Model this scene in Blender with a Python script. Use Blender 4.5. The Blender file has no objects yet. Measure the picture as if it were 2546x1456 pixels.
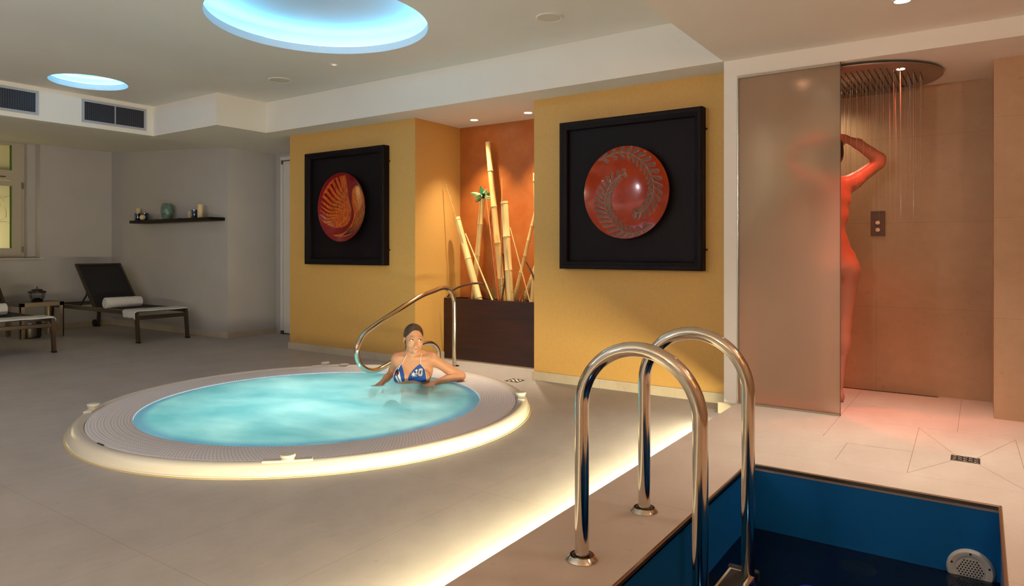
import bpy, math, random
import numpy as np
from mathutils import Vector, Matrix
from mathutils.bvhtree import BVHTree
random.seed(7)
sc = bpy.context.scene
COL = sc.collection
R = math.radians
# ------------------------------------------------------------------ camera, world, exposure
FPX, HORIZON, CAM_H = 1700.8, 622.0, 1.05
TH = R(34.456)
cam = bpy.data.objects.new('camera', bpy.data.cameras.new('camera'))
COL.objects.link(cam)
cam.location = (0, 0, CAM_H)
cam.rotation_euler = (R(90), 0, TH)
cam.data.sensor_width = 36.0
cam.data.lens = FPX / 2546 * 36.0
cam.data.shift_y = -(728 - HORIZON) / 2546
cam.data.clip_start = 0.05
sc.camera = cam
sc.view_settings.view_transform = 'Standard'
sc.view_settings.look = 'None'
sc.view_settings.gamma = 1
sc.view_settings.exposure = 0.0
sc.view_settings.use_curve_mapping = False
w = bpy.data.worlds.new('world'); sc.world = w; w.use_nodes = True
w.node_tree.nodes['Background'].inputs[0].default_value = (0.9, 0.8, 0.7, 1)
w.node_tree.nodes['Background'].inputs[1].default_value = 0.0
sc.cycles.max_bounces = 8
sc.cycles.diffuse_bounces = 4
sc.cycles.transmission_bounces = 8
sc.cycles.sample_clamp_indirect = 3.0
sc.cycles.caustics_refractive = False
sc.cycles.caustics_reflective = False

LAMPS = {   # name: position, watts, colour, radius, cone degrees, blend
    'pool_deck':   dict(loc=(-0.318, 3.826, 2.255), W=195, col=(1, .92, .82), r=.05, cone=88, blend=.9),
    'niche_a':     dict(loc=(-3.903, 5.065, 2.255), W=135, col=(1, .80, .55), r=.02, cone=80, blend=1),
    'niche_b':     dict(loc=(-3.305, 5.069, 2.255), W=135, col=(1, .80, .55), r=.02, cone=80, blend=1),
    'added_near':      dict(loc=(0.7, 2.6, 2.255), W=40, col=(1, .9, .75), r=.05, cone=140, blend=.9),  # added out of view, brightens the deck and the ceiling over the pool
}
LED_W = 14.0

# ------------------------------------------------------------------ helpers
def lin(c):
    return tuple(((v / 255) / 12.92 if v / 255 <= .04045 else (((v / 255) + .055) / 1.055) ** 2.4) for v in c)

def tag(o, label, cat, group=None, kind=None):
    o['label'] = label; o['category'] = cat
    if group: o['group'] = group
    if kind: o['kind'] = kind
    return o

def thing(name, label, cat, loc=(0, 0, 0), rz=0, group=None):
    o = bpy.data.objects.new(name, None); COL.objects.link(o)
    o.location = loc; o.rotation_euler = (0, 0, rz); o.empty_display_size = .1
    return tag(o, label, cat, group)

class MB:
    def __init__(s): s.v = []; s.f = []
    def add(s, vs, fs):
        n = len(s.v); s.v += [tuple(v) for v in vs]; s.f += [tuple(i + n for i in f) for f in fs]; return s
    def box(s, x0, y0, z0, x1, y1, z1, bev=0):
        if bev <= 0:
            vs = [(x, y, z) for z in (z0, z1) for y in (y0, y1) for x in (x0, x1)]
            return s.add(vs, [(0, 2, 3, 1), (4, 5, 7, 6), (0, 1, 5, 4), (2, 6, 7, 3), (0, 4, 6, 2), (1, 3, 7, 5)])
        b = bev; vs = []; idx = {}
        for i, (x, dx) in enumerate(((x0, 1), (x1, -1))):
            for j, (y, dy) in enumerate(((y0, 1), (y1, -1))):
                for k, (z, dz) in enumerate(((z0, 1), (z1, -1))):
                    idx[i, j, k] = len(vs)
                    vs += [(x, y + dy * b, z + dz * b), (x + dx * b, y, z + dz * b), (x + dx * b, y + dy * b, z)]
        fs = []
        def q(a, b_, c, d): fs.append((a, b_, c, d))
        I = lambda i, j, k, a: idx[i, j, k] + a
        q(I(0,0,0,0), I(0,0,1,0), I(0,1,1,0), I(0,1,0,0)); q(I(1,0,0,0), I(1,1,0,0), I(1,1,1,0), I(1,0,1,0))
        q(I(0,0,0,1), I(1,0,0,1), I(1,0,1,1), I(0,0,1,1)); q(I(0,1,0,1), I(0,1,1,1), I(1,1,1,1), I(1,1,0,1))
        q(I(0,0,0,2), I(0,1,0,2), I(1,1,0,2), I(1,0,0,2)); q(I(0,0,1,2), I(1,0,1,2), I(1,1,1,2), I(0,1,1,2))
        for j in (0, 1):
            for k in (0, 1): q(I(0,j,k,1), I(1,j,k,1), I(1,j,k,2), I(0,j,k,2))
        for i in (0, 1):
            for k in (0, 1): q(I(i,0,k,0), I(i,1,k,0), I(i,1,k,2), I(i,0,k,2))
        for i in (0, 1):
            for j in (0, 1): q(I(i,j,0,0), I(i,j,1,0), I(i,j,1,1), I(i,j,0,1))
        for i in (0, 1):
            for j in (0, 1):
                for k in (0, 1): fs.append((I(i,j,k,0), I(i,j,k,1), I(i,j,k,2)))
        return s.add(vs, fs)
    def tube(s, pts, r, n=12, cap=True, closed=False):
        pts = [Vector(p) for p in pts]; m = len(pts)
        rr = list(r) if hasattr(r, '__len__') else [r] * m
        vs = []; up = None
        for i, p in enumerate(pts):
            if closed: t = (pts[(i + 1) % m] - pts[i - 1]).normalized()
            else: t = (pts[min(i + 1, m - 1)] - pts[max(i - 1, 0)]).normalized()
            if up is None:
                up = Vector((0, 0, 1)) if abs(t.z) < .9 else Vector((1, 0, 0))
            up = (up - t * up.dot(t)).normalized(); b = t.cross(up)
            for k in range(n):
                a = 2 * math.pi * k / n
                vs.append(p + (up * math.cos(a) + b * math.sin(a)) * rr[i])
        fs = []
        for i in range(m if closed else m - 1):
            j = (i + 1) % m
            for k in range(n): fs.append((i * n + k, i * n + (k + 1) % n, j * n + (k + 1) % n, j * n + k))
        if cap and not closed:
            fs.append(tuple(range(n))[::-1]); fs.append(tuple((m - 1) * n + k for k in range(n)))
        return s.add(vs, fs)
    def lathe(s, prof, n=32, c=(0, 0, 0), axis='z', closed=False, a0=0, a1=2 * math.pi):
        full = abs(a1 - a0 - 2 * math.pi) < 1e-6; m = n if full else n + 1
        vs = []
        for i in range(m):
            a = a0 + (a1 - a0) * i / n
            for (r, z) in prof:
                x, y = r * math.cos(a), r * math.sin(a)
                if axis == 'z': v = (c[0] + x, c[1] + y, c[2] + z)
                elif axis == 'y': v = (c[0] + x, c[1] + z, c[2] + y)
                else: v = (c[0] + z, c[1] + x, c[2] + y)
                vs.append(v)
        k = len(prof); fs = []
        for i in range(n):
            j = (i + 1) % m
            for q in range(k if closed else k - 1):
                q2 = (q + 1) % k
                fs.append((i * k + q, j * k + q, j * k + q2, i * k + q2))
        return s.add(vs, fs)
    def cyl(s, c, r, h, n=24, axis='z'):
        return s.lathe([(0.0001, 0), (r, 0), (r, h), (0.0001, h)], n, c, axis)
    def prism(s, poly, z0, z1):
        n = len(poly)
        vs = [(x, y, z0) for x, y in poly] + [(x, y, z1) for x, y in poly]
        fs = [tuple(range(n))[::-1], tuple(range(n, 2 * n))] + [(i, (i + 1) % n, n + (i + 1) % n, n + i) for i in range(n)]
        return s.add(vs, fs)
    def quad(s, *p): return s.add(p, [tuple(range(len(p)))])
    def build(s, name, mat, parent=None, smooth=False, kind=None, label=None):
        me = bpy.data.meshes.new(name); me.from_pydata(s.v, [], s.f); me.validate(); me.update()
        if mat: me.materials.append(mat)
        o = bpy.data.objects.new(name, me); COL.objects.link(o)
        import bmesh
        bm = bmesh.new(); bm.from_mesh(me); bmesh.ops.remove_doubles(bm, verts=bm.verts, dist=1e-5)
        bmesh.ops.recalc_face_normals(bm, faces=bm.faces); bm.to_mesh(me); bm.free()
        if smooth:
            for p in me.polygons: p.use_smooth = True
            me.set_sharp_from_angle(angle=R(38))
        if parent: o.parent = parent
        if kind: o['kind'] = kind
        if label: o['label'] = label
        return o

def copy_tree(o, parent=None):
    c = o.copy(); COL.objects.link(c); c.parent = parent
    for ch in list(o.children): copy_tree(ch, c)
    return c

def arc(c, r, a0, a1, n, ux, uz):
    c = Vector(c); ux = Vector(ux); uz = Vector(uz)
    return [c + ux * r * math.cos(a0 + (a1 - a0) * i / n) + uz * r * math.sin(a0 + (a1 - a0) * i / n) for i in range(n + 1)]

def bez(p, n=12):
    """smooth curve (Catmull-Rom) through the points"""
    p = [Vector(q) for q in p]; out = []
    for i in range(len(p) - 1):
        a = p[max(i - 1, 0)]; b = p[i]; c = p[i + 1]; d = p[min(i + 2, len(p) - 1)]
        for k in range(n):
            t = k / n
            out.append(.5 * ((2 * b) + (c - a) * t + (2 * a - 5 * b + 4 * c - d) * t * t + (3 * b - a - 3 * c + d) * t ** 3))
    out.append(p[-1]); return out

# ------------------------------------------------------------------ materials
class NT:
    def __init__(s, m):
        m.use_nodes = True; s.t = m.node_tree; s.n = s.t.nodes; s.bsdf = s.n['Principled BSDF']; s.out = s.n['Material Output']
    def new(s, t, **k):
        o = s.n.new(t)
        for a, b in k.items(): setattr(o, a, b)
        return o
    def link(s, a, b): s.t.links.new(a, b)
    def val(s, node, i, v):
        if hasattr(v, 'links') or hasattr(v, 'is_linked'): s.link(v, node.inputs[i])
        else: node.inputs[i].default_value = v
    def math(s, op, a, b=0.0, c=0.0):
        o = s.new('ShaderNodeMath', operation=op); s.val(o, 0, a); s.val(o, 1, b); s.val(o, 2, c); return o.outputs[0]
    def mix(s, f, a, b):
        o = s.new('ShaderNodeMix', data_type='RGBA'); s.val(o, 0, f)
        s.val(o, 6, a if hasattr(a, 'is_linked') else (*a, 1)); s.val(o, 7, b if hasattr(b, 'is_linked') else (*b, 1)); return o.outputs[2]
    def noise(s, scale, detail=4, vec=None, rough=.55):
        o = s.new('ShaderNodeTexNoise'); o.inputs['Scale'].default_value = scale; o.inputs['Detail'].default_value = detail
        o.inputs['Roughness'].default_value = rough
        if vec is not None: s.link(vec, o.inputs['Vector'])
        return o.outputs['Fac']
    def ramp(s, f, a, b):
        o = s.new('ShaderNodeMapRange'); s.val(o, 0, f); o.inputs[1].default_value = a; o.inputs[2].default_value = b; return o.outputs[0]
    def coord(s, scale=(1, 1, 1), obj=True):
        g = s.new('ShaderNodeTexCoord'); m = s.new('ShaderNodeMapping'); m.inputs['Scale'].default_value = scale
        s.link(g.outputs['Object'], m.inputs[0]); return m.outputs[0]
    def bump(s, h, strength=.1, dist=.01):
        o = s.new('ShaderNodeBump'); o.inputs['Strength'].default_value = strength; o.inputs['Distance'].default_value = dist
        s.link(h, o.inputs['Height']); s.link(o.outputs[0], s.bsdf.inputs['Normal'])

def mat(name, col, rough=.6, metal=0, spec=.5, vary=None, scale=5, emit=None, es=0, trans=0, stretch=(1, 1, 1), coat=0, bump=0, sss=0):
    m = bpy.data.materials.new(name); n = NT(m); b = n.bsdf
    c = lin(col)
    b.inputs['Base Color'].default_value = (*c, 1); b.inputs['Roughness'].default_value = rough
    b.inputs['Metallic'].default_value = metal; b.inputs['Specular IOR Level'].default_value = spec
    b.inputs['Transmission Weight'].default_value = trans; b.inputs['Coat Weight'].default_value = coat
    if vary:
        f = n.ramp(n.noise(scale, 5, n.coord(stretch)), .3, .7)
        n.link(n.mix(f, c, lin(vary)), b.inputs['Base Color'])
        if bump: n.bump(f, bump)
    if emit:
        b.inputs['Emission Color'].default_value = (*emit, 1); b.inputs['Emission Strength'].default_value = es
    if sss:
        b.inputs['Subsurface Weight'].default_value = sss; b.inputs['Subsurface Radius'].default_value = (.012, .004, .002)
        b.inputs['Subsurface Scale'].default_value = 1
    return m

def tile_mat(name, c1, c2, joints, rough=.42, grout=(120, 105, 90), streak=(1, 1, 1)):
    """stone tile; joints: list of (axis, offset, pitch) in object space; pitch 0 = one single line"""
    m = bpy.data.materials.new(name); n = NT(m); v = n.coord((1, 1, 1)); vs = n.coord(streak)
    a = n.noise(2.2, 8, vs, .62); b2 = n.noise(9, 6, vs, .65)
    f = n.math('ADD', n.math('MULTIPLY', a, .65), n.math('MULTIPLY', b2, .35))
    f = n.ramp(f, .36, .64)
    colr = n.mix(f, lin(c1), lin(c2))
    sp = n.ramp(n.noise(26, 3, vs), .66, .74)
    colr = n.mix(n.math('MULTIPLY', sp, .25), colr, lin(tuple(v_ * .75 for v_ in c1)))
    sep = n.new('ShaderNodeSeparateXYZ'); n.link(v, sep.inputs[0]); mask = None
    for ax, off, pitch in joints:
        x = n.math('SUBTRACT', sep.outputs[ax], off)
        if pitch:
            x = n.math('DIVIDE', x, pitch); x = n.math('ADD', x, 100.5); x = n.math('FRACT', x); x = n.math('SUBTRACT', x, .5); x = n.math('MULTIPLY', x, pitch)
        d = n.math('ABSOLUTE', x); l = n.math('LESS_THAN', d, .0013)
        mask = l if mask is None else n.math('MAXIMUM', mask, l)
    if mask is not None:
        colr = n.mix(n.math('MULTIPLY', mask, .42), colr, lin(grout))
    n.link(colr, n.bsdf.inputs['Base Color'])
    n.bsdf.inputs['Roughness'].default_value = rough
    n.bsdf.inputs['Specular IOR Level'].default_value = .35
    n.bump(b2, .06, .004)
    return m

M = {}
M['floor'] = tile_mat('floor_tile', (168, 161, 158), (184, 177, 174), [(0, -1.80, .5925), (1, 1.23, 1.155)], .5, streak=(1.2, .8, 1))
M['deck'] = tile_mat('deck_tile', (196, 174, 156), (208, 188, 170), [(1, 4.40, .95)], .5, streak=(1.4, .9, 1))
M['shower'] = tile_mat('shower_tile', (176, 140, 108), (190, 154, 122), [(0, -.607, 1.2), (2, .655, .585)], .38, streak=(1, 1, 1.2), grout=(130, 100, 78))
M['skirting'] = tile_mat('skirting_tile', (190, 176, 154), (206, 193, 172), [(0, -2.4, .6)], .5)
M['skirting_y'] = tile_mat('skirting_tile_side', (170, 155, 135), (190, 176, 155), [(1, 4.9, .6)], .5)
M['white'] = mat('white_paint', (236, 232, 226), .85, vary=(232, 228, 222), scale=3)
M['ceiling'] = mat('ceiling_paint', (238, 233, 224), .9, vary=(234, 229, 220), scale=2)
M['wallgrey'] = mat('lounge_wall_paint', (192, 188, 188), .9, vary=(186, 182, 182), scale=2)
M['yellow'] = mat('ochre_wall_paint', (208, 164, 94), .55, vary=(203, 158, 88), scale=60, spec=.3, bump=.02)
M['orange'] = mat('orange_niche_paint', (178, 104, 44), .42, vary=(164, 86, 34), scale=7, spec=.4)
M['chrome'] = mat('polished_steel', (214, 205, 190), .1, 1)
M['steel'] = mat('brushed_steel', (175, 165, 150), .3, 1)
M['trim'] = mat('steel_edge', (190, 165, 140), .25, 1)
M['acryl'] = mat('white_acrylic', (236, 230, 222), .14, spec=.5, coat=.4)
M['poolblue'] = mat('blue_pool_liner', (10, 92, 158), .38, spec=.4, vary=(9, 86, 150), scale=2)
M['wenge'] = mat('dark_wenge_wood', (26, 13, 13), .6, spec=.2, vary=(18, 9, 9), scale=5, stretch=(9, 9, .8), bump=.05)
M['frame'] = mat('black_brown_wood', (20, 12, 15), .55, spec=.12, vary=(13, 8, 11), scale=6, stretch=(12, 12, .7), bump=.05)
M['planter'] = mat('planter_wood', (62, 27, 18), .45, vary=(34, 13, 9), scale=2.2, stretch=(.8, 2, 9), bump=.04)
M['black'] = mat('black_plastic', (14, 13, 14), .5)
M['darkmesh'] = mat('black_mesh_fabric', (30, 29, 31), .8, vary=(22, 21, 23), scale=300)
M['bronze'] = mat('bronze_metal_frame', (92, 82, 76), .32, .85)
M['silver'] = mat('satin_aluminium', (176, 164, 146), .3, .9)
M['towel'] = mat('white_towel', (222, 220, 222), .95, vary=(205, 204, 208), scale=90, bump=.2)
M['glass'] = mat('clear_glass', (235, 240, 240), .03, trans=1)
M['plasticwhite'] = mat('white_plastic', (226, 222, 214), .35)
M['grille'] = mat('grey_grille_frame', (168, 172, 182), .5)
M['louvre'] = mat('grille_bar', (66, 68, 78), .5)

def frosted():
    m = bpy.data.materials.new('frosted_glass'); n = NT(m); b = n.bsdf
    b.inputs['Base Color'].default_value = (.93, .95, .90, 1); b.inputs['Transmission Weight'].default_value = 1
    b.inputs['Roughness'].default_value = .42; b.inputs['IOR'].default_value = 1.3
    df = n.new('ShaderNodeBsdfDiffuse'); df.inputs[0].default_value = (*lin((236, 218, 190)), 1)
    tl = n.new('ShaderNodeBsdfTranslucent'); tl.inputs[0].default_value = (*lin((246, 232, 206)), 1)
    m1 = n.new('ShaderNodeMixShader'); m1.inputs[0].default_value = .5; n.link(df.outputs[0], m1.inputs[1]); n.link(tl.outputs[0], m1.inputs[2])
    m2 = n.new('ShaderNodeMixShader'); m2.inputs[0].default_value = .44; n.link(b.outputs[0], m2.inputs[1]); n.link(m1.outputs[0], m2.inputs[2]); n.link(m2.outputs[0], n.out.inputs[0])
    return m
M['frosted'] = frosted()

# ------------------------------------------------------------------ lamps with modelled fixtures; one of them is added
def downlight(key, label, group='round recessed ceiling downlights'):
    d = LAMPS[key]; x, y, z = d['loc']; zc = z + .015
    t = thing('downlight', label, 'ceiling light', (x, y, zc), 0, group)
    MB().lathe([(.036, -.001), (.036, -.006), (.047, -.004), (.047, 0), (.036, 0)], 28).build('bezel', M['plasticwhite'], t, True)
    MB().cyl((0, 0, -.0035), .036, .002).build('lens', mat('lamp_lens_' + key, (255, 240, 220), .5, emit=d['col'], es=30), t)
    L = bpy.data.lights.new('lamp', 'SPOT'); L.energy = d['W']; L.color = d['col']; L.shadow_soft_size = d['r']
    L.spot_size = R(d['cone']); L.spot_blend = d['blend']
    o = bpy.data.objects.new('lamp', L); COL.objects.link(o); o.parent = t; o.location = (0, 0, -.012)
    return t
downlight('pool_deck', 'bright round downlight in the lowered ceiling over the pool deck, cut by the top edge')
downlight('niche_a', 'left round downlight in the ceiling of the orange bamboo niche')
downlight('niche_b', 'right round downlight in the ceiling of the orange bamboo niche')
downlight('added_near', 'added unseen round downlight in the lowered ceiling right of the plunge pool')

# ------------------------------------------------------------------ room shell
JC = (-3.635, 3.017); BIG = (-3.685, 3.078); SML = (-6.737, 2.972)
ZC, ZS, ZH = 2.585, 2.27, 2.165
def rect_hole(mb, x0, y0, x1, y1, c, r, z, n=96):
    an = sorted([2 * math.pi * i / n for i in range(n)] + [math.atan2(y - c[1], x - c[0]) % (2 * math.pi) for x in (x0, x1) for y in (y0, y1)])
    vi = []; vo = []
    for a in an:
        dx, dy = math.cos(a), math.sin(a)
        t = min((x1 - c[0]) / dx if dx > 1e-9 else 1e9, (x0 - c[0]) / dx if dx < -1e-9 else 1e9,
                (y1 - c[1]) / dy if dy > 1e-9 else 1e9, (y0 - c[1]) / dy if dy < -1e-9 else 1e9)
        vi.append((c[0] + r * dx, c[1] + r * dy, z)); vo.append((c[0] + t * dx, c[1] + t * dy, z))
    m = len(an)
    mb.add(vi + vo, [(i, (i + 1) % m, m + (i + 1) % m, m + i) for i in range(m)])

S = 'structure'
mb = MB(); rect_hole(mb, -6.0, -1.5, -1.25, 5.6, JC, 1.36, 0)
mb.quad((-10.3, -1.5, 0), (-6.0, -1.5, 0), (-6.0, 5.6, 0), (-10.3, 5.6, 0))
mb.build('floor', M['floor'], kind=S)
# raised deck with pool opening and an overhanging lip
PX0, PX1, PY0, PY1 = -.885, .06, .95, 3.212
mb = MB(); z0, z1 = .045, .07
for x0, y0, x1, y1 in ((-1.295, -1.5, PX0, 5.42), (PX1, -1.5, 1.3, 5.42), (PX0, -1.5, PX1, PY0), (PX0, PY1, PX1, 5.42)):
    mb.box(x0, y0, z0, x1, y1, z1)
mb.box(-1.25, -1.5, 0, -1.2, 4.43, z0)
mb.build('floor.001', M['deck'], kind=S)
# ceiling in one mesh: high slab with light wells, bulkheads, lowered parts, sloping lounge part
mb = MB()
rect_hole(mb, -7.3, -1.5, -5.3, 4.45, SML, .3154, ZC); rect_hole(mb, -5.3, -1.5, -1.375, 4.45, BIG, .725, ZC)
mb.box(-6.13, 4.42, ZS, -1.375, 5.6, ZC + .05)
mb.box(-7.42, 3.86, ZS, -6.13, 5.6, ZC + .05)
mb.box(-7.42, -1.5, ZS, -7.3, 3.86, ZC + .05)
mb.box(-1.375, -1.5, ZS, 1.3, 4.43, ZC + .05)
mb.box(-1.375, 4.43, ZH, 1.3, 5.6, ZC + .05)
sl = lambda x: ZS + .17 * (-7.42 - x) / 2.78
mb.quad((-7.42, -1.5, ZS), (-10.7, -1.5, sl(-10.7)), (-10.7, 5.6, sl(-10.7)), (-7.42, 5.6, ZS))
mb.build('ceiling', M['ceiling'], kind=S)
# walls
MB().box(-6.1, 4.69, 0, -4.3, 5.6, ZS).build('wall_back', M['yellow'], kind=S)
MB().box(-3.0, 4.69, 0, -1.375, 5.6, ZS).build('wall_back.001', M['yellow'], kind=S)
MB().box(-4.3, 5.35, 0, -3.0, 5.6, ZS).build('wall_niche', M['orange'], kind=S)
MB().box(-1.375, 4.43, 0, -1.29, 5.6, ZH).build('wall_pillar', M['white'], kind=S)
MB().box(-1.405, 4.40, 0, -1.30, 4.43, .07).build('baseboard_pillar', M['skirting'], kind=S)
mb = MB(); mb.box(-10.7, 4.80, 0, -7.4, 5.48, 2.5); mb.build('wall_lounge', M['wallgrey'], kind=S)
MB().box(-7.4, 5.48, 0, -6.1, 5.6, ZS).build('wall_passage', M['wallgrey'], kind=S)
# window wall with a stepped reveal
mb = MB(); WZ0, WY1 = .95, 3.905
mb.box(-10.35, -1.5, 0, -10.2, 5.6, WZ0); mb.box(-10.35, WY1, WZ0, -10.2, 5.6, 2.6); mb.box(-10.35, -1.5, WZ0, -10.2, 1.6, 2.6)
mb.box(-10.5, 3.812, WZ0, -10.35, 5.6, 2.6); mb.box(-10.5, -1.5, WZ0, -10.35, 1.7, 2.6); mb.box(-10.5, -1.5, 0, -10.35, 5.6, WZ0)
mb.build('wall_left', M['wallgrey'], kind=S)
# back side of the room behind the camera and right end
MB().box(-10.5, -1.62, 0, 1.42, -1.5, 2.65).build('wall_front', M['wallgrey'], kind=S)
MB().box(1.3, -1.5, 0, 1.42, 5.6, 2.65).build('wall_right', M['shower'], kind=S)
# shower walls
MB().box(-1.29, 5.40, .07, .06, 5.52, ZH).build('wall_shower', M['shower'], kind=S)
MB().box(.06, 4.876, .07, 1.3, 5.52, ZH).build('wall_shower.001', M['shower'], kind=S)
# baseboards
MB().box(-6.112, 4.675, 0, -4.288, 4.69, .07).box(-4.3, 4.69, 0, -4.286, 5.09, .07).box(-6.112, 4.69, 0, -6.1, 5.48, .07).build('baseboard_back', M['skirting'], kind=S)
MB().box(-3.014, 4.675, 0, -1.375, 4.69, .07).box(-3.014, 4.69, 0, -3.0, 5.09, .07).build('baseboard_back.001', M['skirting'], kind=S)
MB().box(-10.2, 4.787, 0, -7.387, 4.80, .07).build('baseboard_lounge', M['skirting'], kind=S)
MB().box(-7.4, 4.80, 0, -7.386, 5.48, .07).box(-10.2, -1.5, 0, -10.187, 4.787, .07).build('baseboard_side', M['skirting_y'], kind=S)
# white door in the passage
d = MB().box(-7.30, 5.468, .008, -6.3, 5.479, 2.225).build('door_1', M['white'], kind=S)
MB().tube([(-7.245, 5.455, 2.17), (-7.0, 5.455, 2.17), (-6.4, 5.455, 2.17)], .005, 8).tube([(-7.245, 5.45, 2.13), (-7.245, 5.45, 2.178)], .011, 10).build('hinge', M['bronze'], d)
MB().tube([(-7.245, 5.455, .012), (-6.4, 5.455, .012)], .005, 8).box(-7.26, 5.44, .002, -7.225, 5.466, .045).build('hinge', M['bronze'], d)
MB().box(-7.2465, 5.4665, .03, -7.2435, 5.4685, 2.13).build('door_gap', mat('shadow_gap', (120, 112, 108), .8), d)

# window
def window():
    fr = mat('window_frame_paint', (190, 180, 164), .5)
    win = MB().box(-10.5, 3.674, .95, -10.44, 3.812, 2.45).box(-10.5, 1.7, .95, -10.44, 1.82, 2.45)\
        .box(-10.5, 1.82, .95, -10.44, 3.674, 1.0).box(-10.5, 1.82, 1.97, -10.44, 3.674, 2.094).box(-10.5, 1.82, 2.42, -10.44, 3.674, 2.45)\
        .build('window_1', fr, kind=S)
    MB().box(-10.44, 3.674, 1.0, -10.425, 3.775, 1.955).box(-10.44, 1.82, 1.0, -10.425, 3.674, 1.078).box(-10.44, 1.82, 1.885, -10.425, 3.674, 1.955).box(-10.44, 1.82, 1.078, -10.425, 1.9, 1.885)\
        .build('sash', fr, win)
    MB().tube([(-10.42, 3.785, 1.02), (-10.42, 3.785, 1.10)], .008, 8).build('hinge', M['bronze'], win)
    MB().tube([(-10.42, 3.785, 1.86), (-10.42, 3.785, 1.94)], .008, 8).build('hinge', M['bronze'], win)
    MB().box(-10.44, 3.50, 2.0, -10.43, 3.6, 2.012).build('latch', M['bronze'], win)
    gm = bpy.data.materials.new('frosted_window_film'); n = NT(gm)
    tr = n.new('ShaderNodeBsdfTranslucent'); tr.inputs[0].default_value = (.85, .8, .55, 1)
    em = n.new('ShaderNodeBsdfDiffuse'); em.inputs[0].default_value = (.3, .28, .2, 1)
    mx = n.new('ShaderNodeMixShader'); mx.inputs[0].default_value = .25
    n.link(tr.outputs[0], mx.inputs[1]); n.link(em.outputs[0], mx.inputs[2]); n.link(mx.outputs[0], n.out.inputs[0])
    p = MB().box(-10.475, 1.82, 1.0, -10.468, 3.674, 1.97).build('pane', gm, win)
    # dark branch pattern on the film
    tw = MB(); rnd = random.Random(3)
    def twig(y, z, a, l, depth):
        pts = [Vector((-10.466, y, z))]
        for i in range(6):
            a += rnd.uniform(-.35, .35); q = pts[-1] + Vector((0, math.cos(a), math.sin(a))) * l / 6; q.y = min(q.y, 3.655); pts.append(q)
            if depth and i % 2: twig(q.y, q.z, a + rnd.choice((-1, 1)) * .8, l * .45, depth - 1)
        tw.tube(pts, [.0026 * (1 - i / 9) for i in range(7)], 5)
    for y, z, a, l in ((3.35, 1.86, -.5, .24), (3.4, 1.88, .1, .2), (3.4, 1.72, .3, .2), (3.3, 1.36, -.2, .34), (3.44, 1.36, .7, .12)): twig(y, z, a, l, 1)
    tw.build('twig_print', mat('twig_print', (70, 58, 40), .8), p, label='dark twig pattern on the pane')
    MB().box(-10.475, 1.82, 2.094, -10.468, 3.674, 2.42).build('pane', gm, win)
    gk = mat('green_gasket', (70, 110, 40), .5)
    for za, zb in ((1.05, 1.90), (2.094, 2.42)): MB().box(-10.467, 3.655, za, -10.462, 3.674, zb).build('gasket', gk, win, label='green gasket strip')
    MB().box(-10.5, 1.6, .93, -10.165, 3.94, .95, .004).build('window_sill', mat('sill', (206, 198, 186), .4), win)
    # unseen lamp box added outside the pane, lighting it from low down
    for zz, W, nm in ((.75, 75, 'lamp'),):
        L = bpy.data.lights.new(nm, 'AREA'); L.energy = W; L.color = (1, .95, .84); L.shape = 'RECTANGLE'; L.size = 1.9; L.size_y = .25
        o = bpy.data.objects.new(nm, L); COL.objects.link(o); o.location = (-10.85, 2.8, zz); o.rotation_euler = (0, R(-125), 0); o.parent = win
    MB().box(-11.2, 1.4, .5, -11.15, 4.0, 2.7).build('lamp_box_back', M['white'], win)  # white back panel of the added lamp box
window()

# wall lamps added out of view, behind the camera and right, to brighten the ceiling
def added_sconce(x, y, z, W, axis, label, col=(1, .95, .92)):
    t = thing('added_wall_lamp', label, 'wall lamp', (x, y, z), {'front': 0, 'right': R(90)}[axis], 'added wall lamps out of view')
    MB().lathe([(.001, 0), (.05, 0), (.05, .02), (.02, .03), (.02, .07), (.001, .07)], 24, (0, 0, 0), 'y').build('bracket', M['silver'], t, True)
    MB().lathe([(.05, -.04), (.09, -.02), (.11, .05), (.105, .05), (.086, -.016), (.05, -.034)], 32, (0, .14, -.06)).build('shade', M['plasticwhite'], t, True)
    L = bpy.data.lights.new('lamp', 'POINT'); L.energy = W; L.color = col; L.shadow_soft_size = .045
    o = bpy.data.objects.new('lamp', L); COL.objects.link(o); o.parent = t; o.location = (0, .14, .0)
added_sconce(-5.6, -1.5, 1.75, 68, 'front', 'added unseen white bowl wall lamp on the wall behind the camera, far left', (.94, .92, 1))
added_sconce(-3.3, -1.5, 1.75, 135, 'front', 'added unseen white bowl wall lamp on the wall behind the camera, middle', (.90, .94, 1))
added_sconce(-1.0, -1.5, 1.75, 135, 'front', 'added unseen white bowl wall lamp on the wall behind the camera, near the pool', (1, .84, .60))
added_sconce(1.3, 1.4, 1.75, 44, 'right', 'added unseen white bowl wall lamp on the right wall beside the plunge pool', (1, .56, .32))

# ------------------------------------------------------------------ light wells in the ceiling (blue cove light)
BLUE = (.12, .60, 1.0)
def cove(c, r, label, es, dome=.175):
    t = thing('cove_light', label, 'ceiling light', (c[0], c[1], ZC), 0, 'round blue lit ceiling recesses')
    wh = mat('cove_paint', (225, 225, 225), .8)
    MB().lathe([(r, 0), (r, .055), (r + .03, .055)], 96).build('rim', wh, t, True)
    MB().lathe([(r + .03, .055), (r + .13, .055), (r + .13, dome), (.9 * r, dome + .01), (.001, dome + .012)], 96).build('reflector', wh, t, True)
    MB().lathe([(r + .045, .058), (r + .075, .058), (r + .075, .07), (r + .045, .07)], 96, closed=True)\
        .build('led_strip', mat('blue_led', (200, 230, 255), .5, emit=BLUE, es=es), t, label='glowing blue strip hidden behind the rim')
    return t
cove(BIG, .725, 'large round ceiling recess glowing blue above the whirlpool', 32)
cove(SML, .3154, 'small round ceiling recess glowing blue near the air vents', 30, .12)

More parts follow.
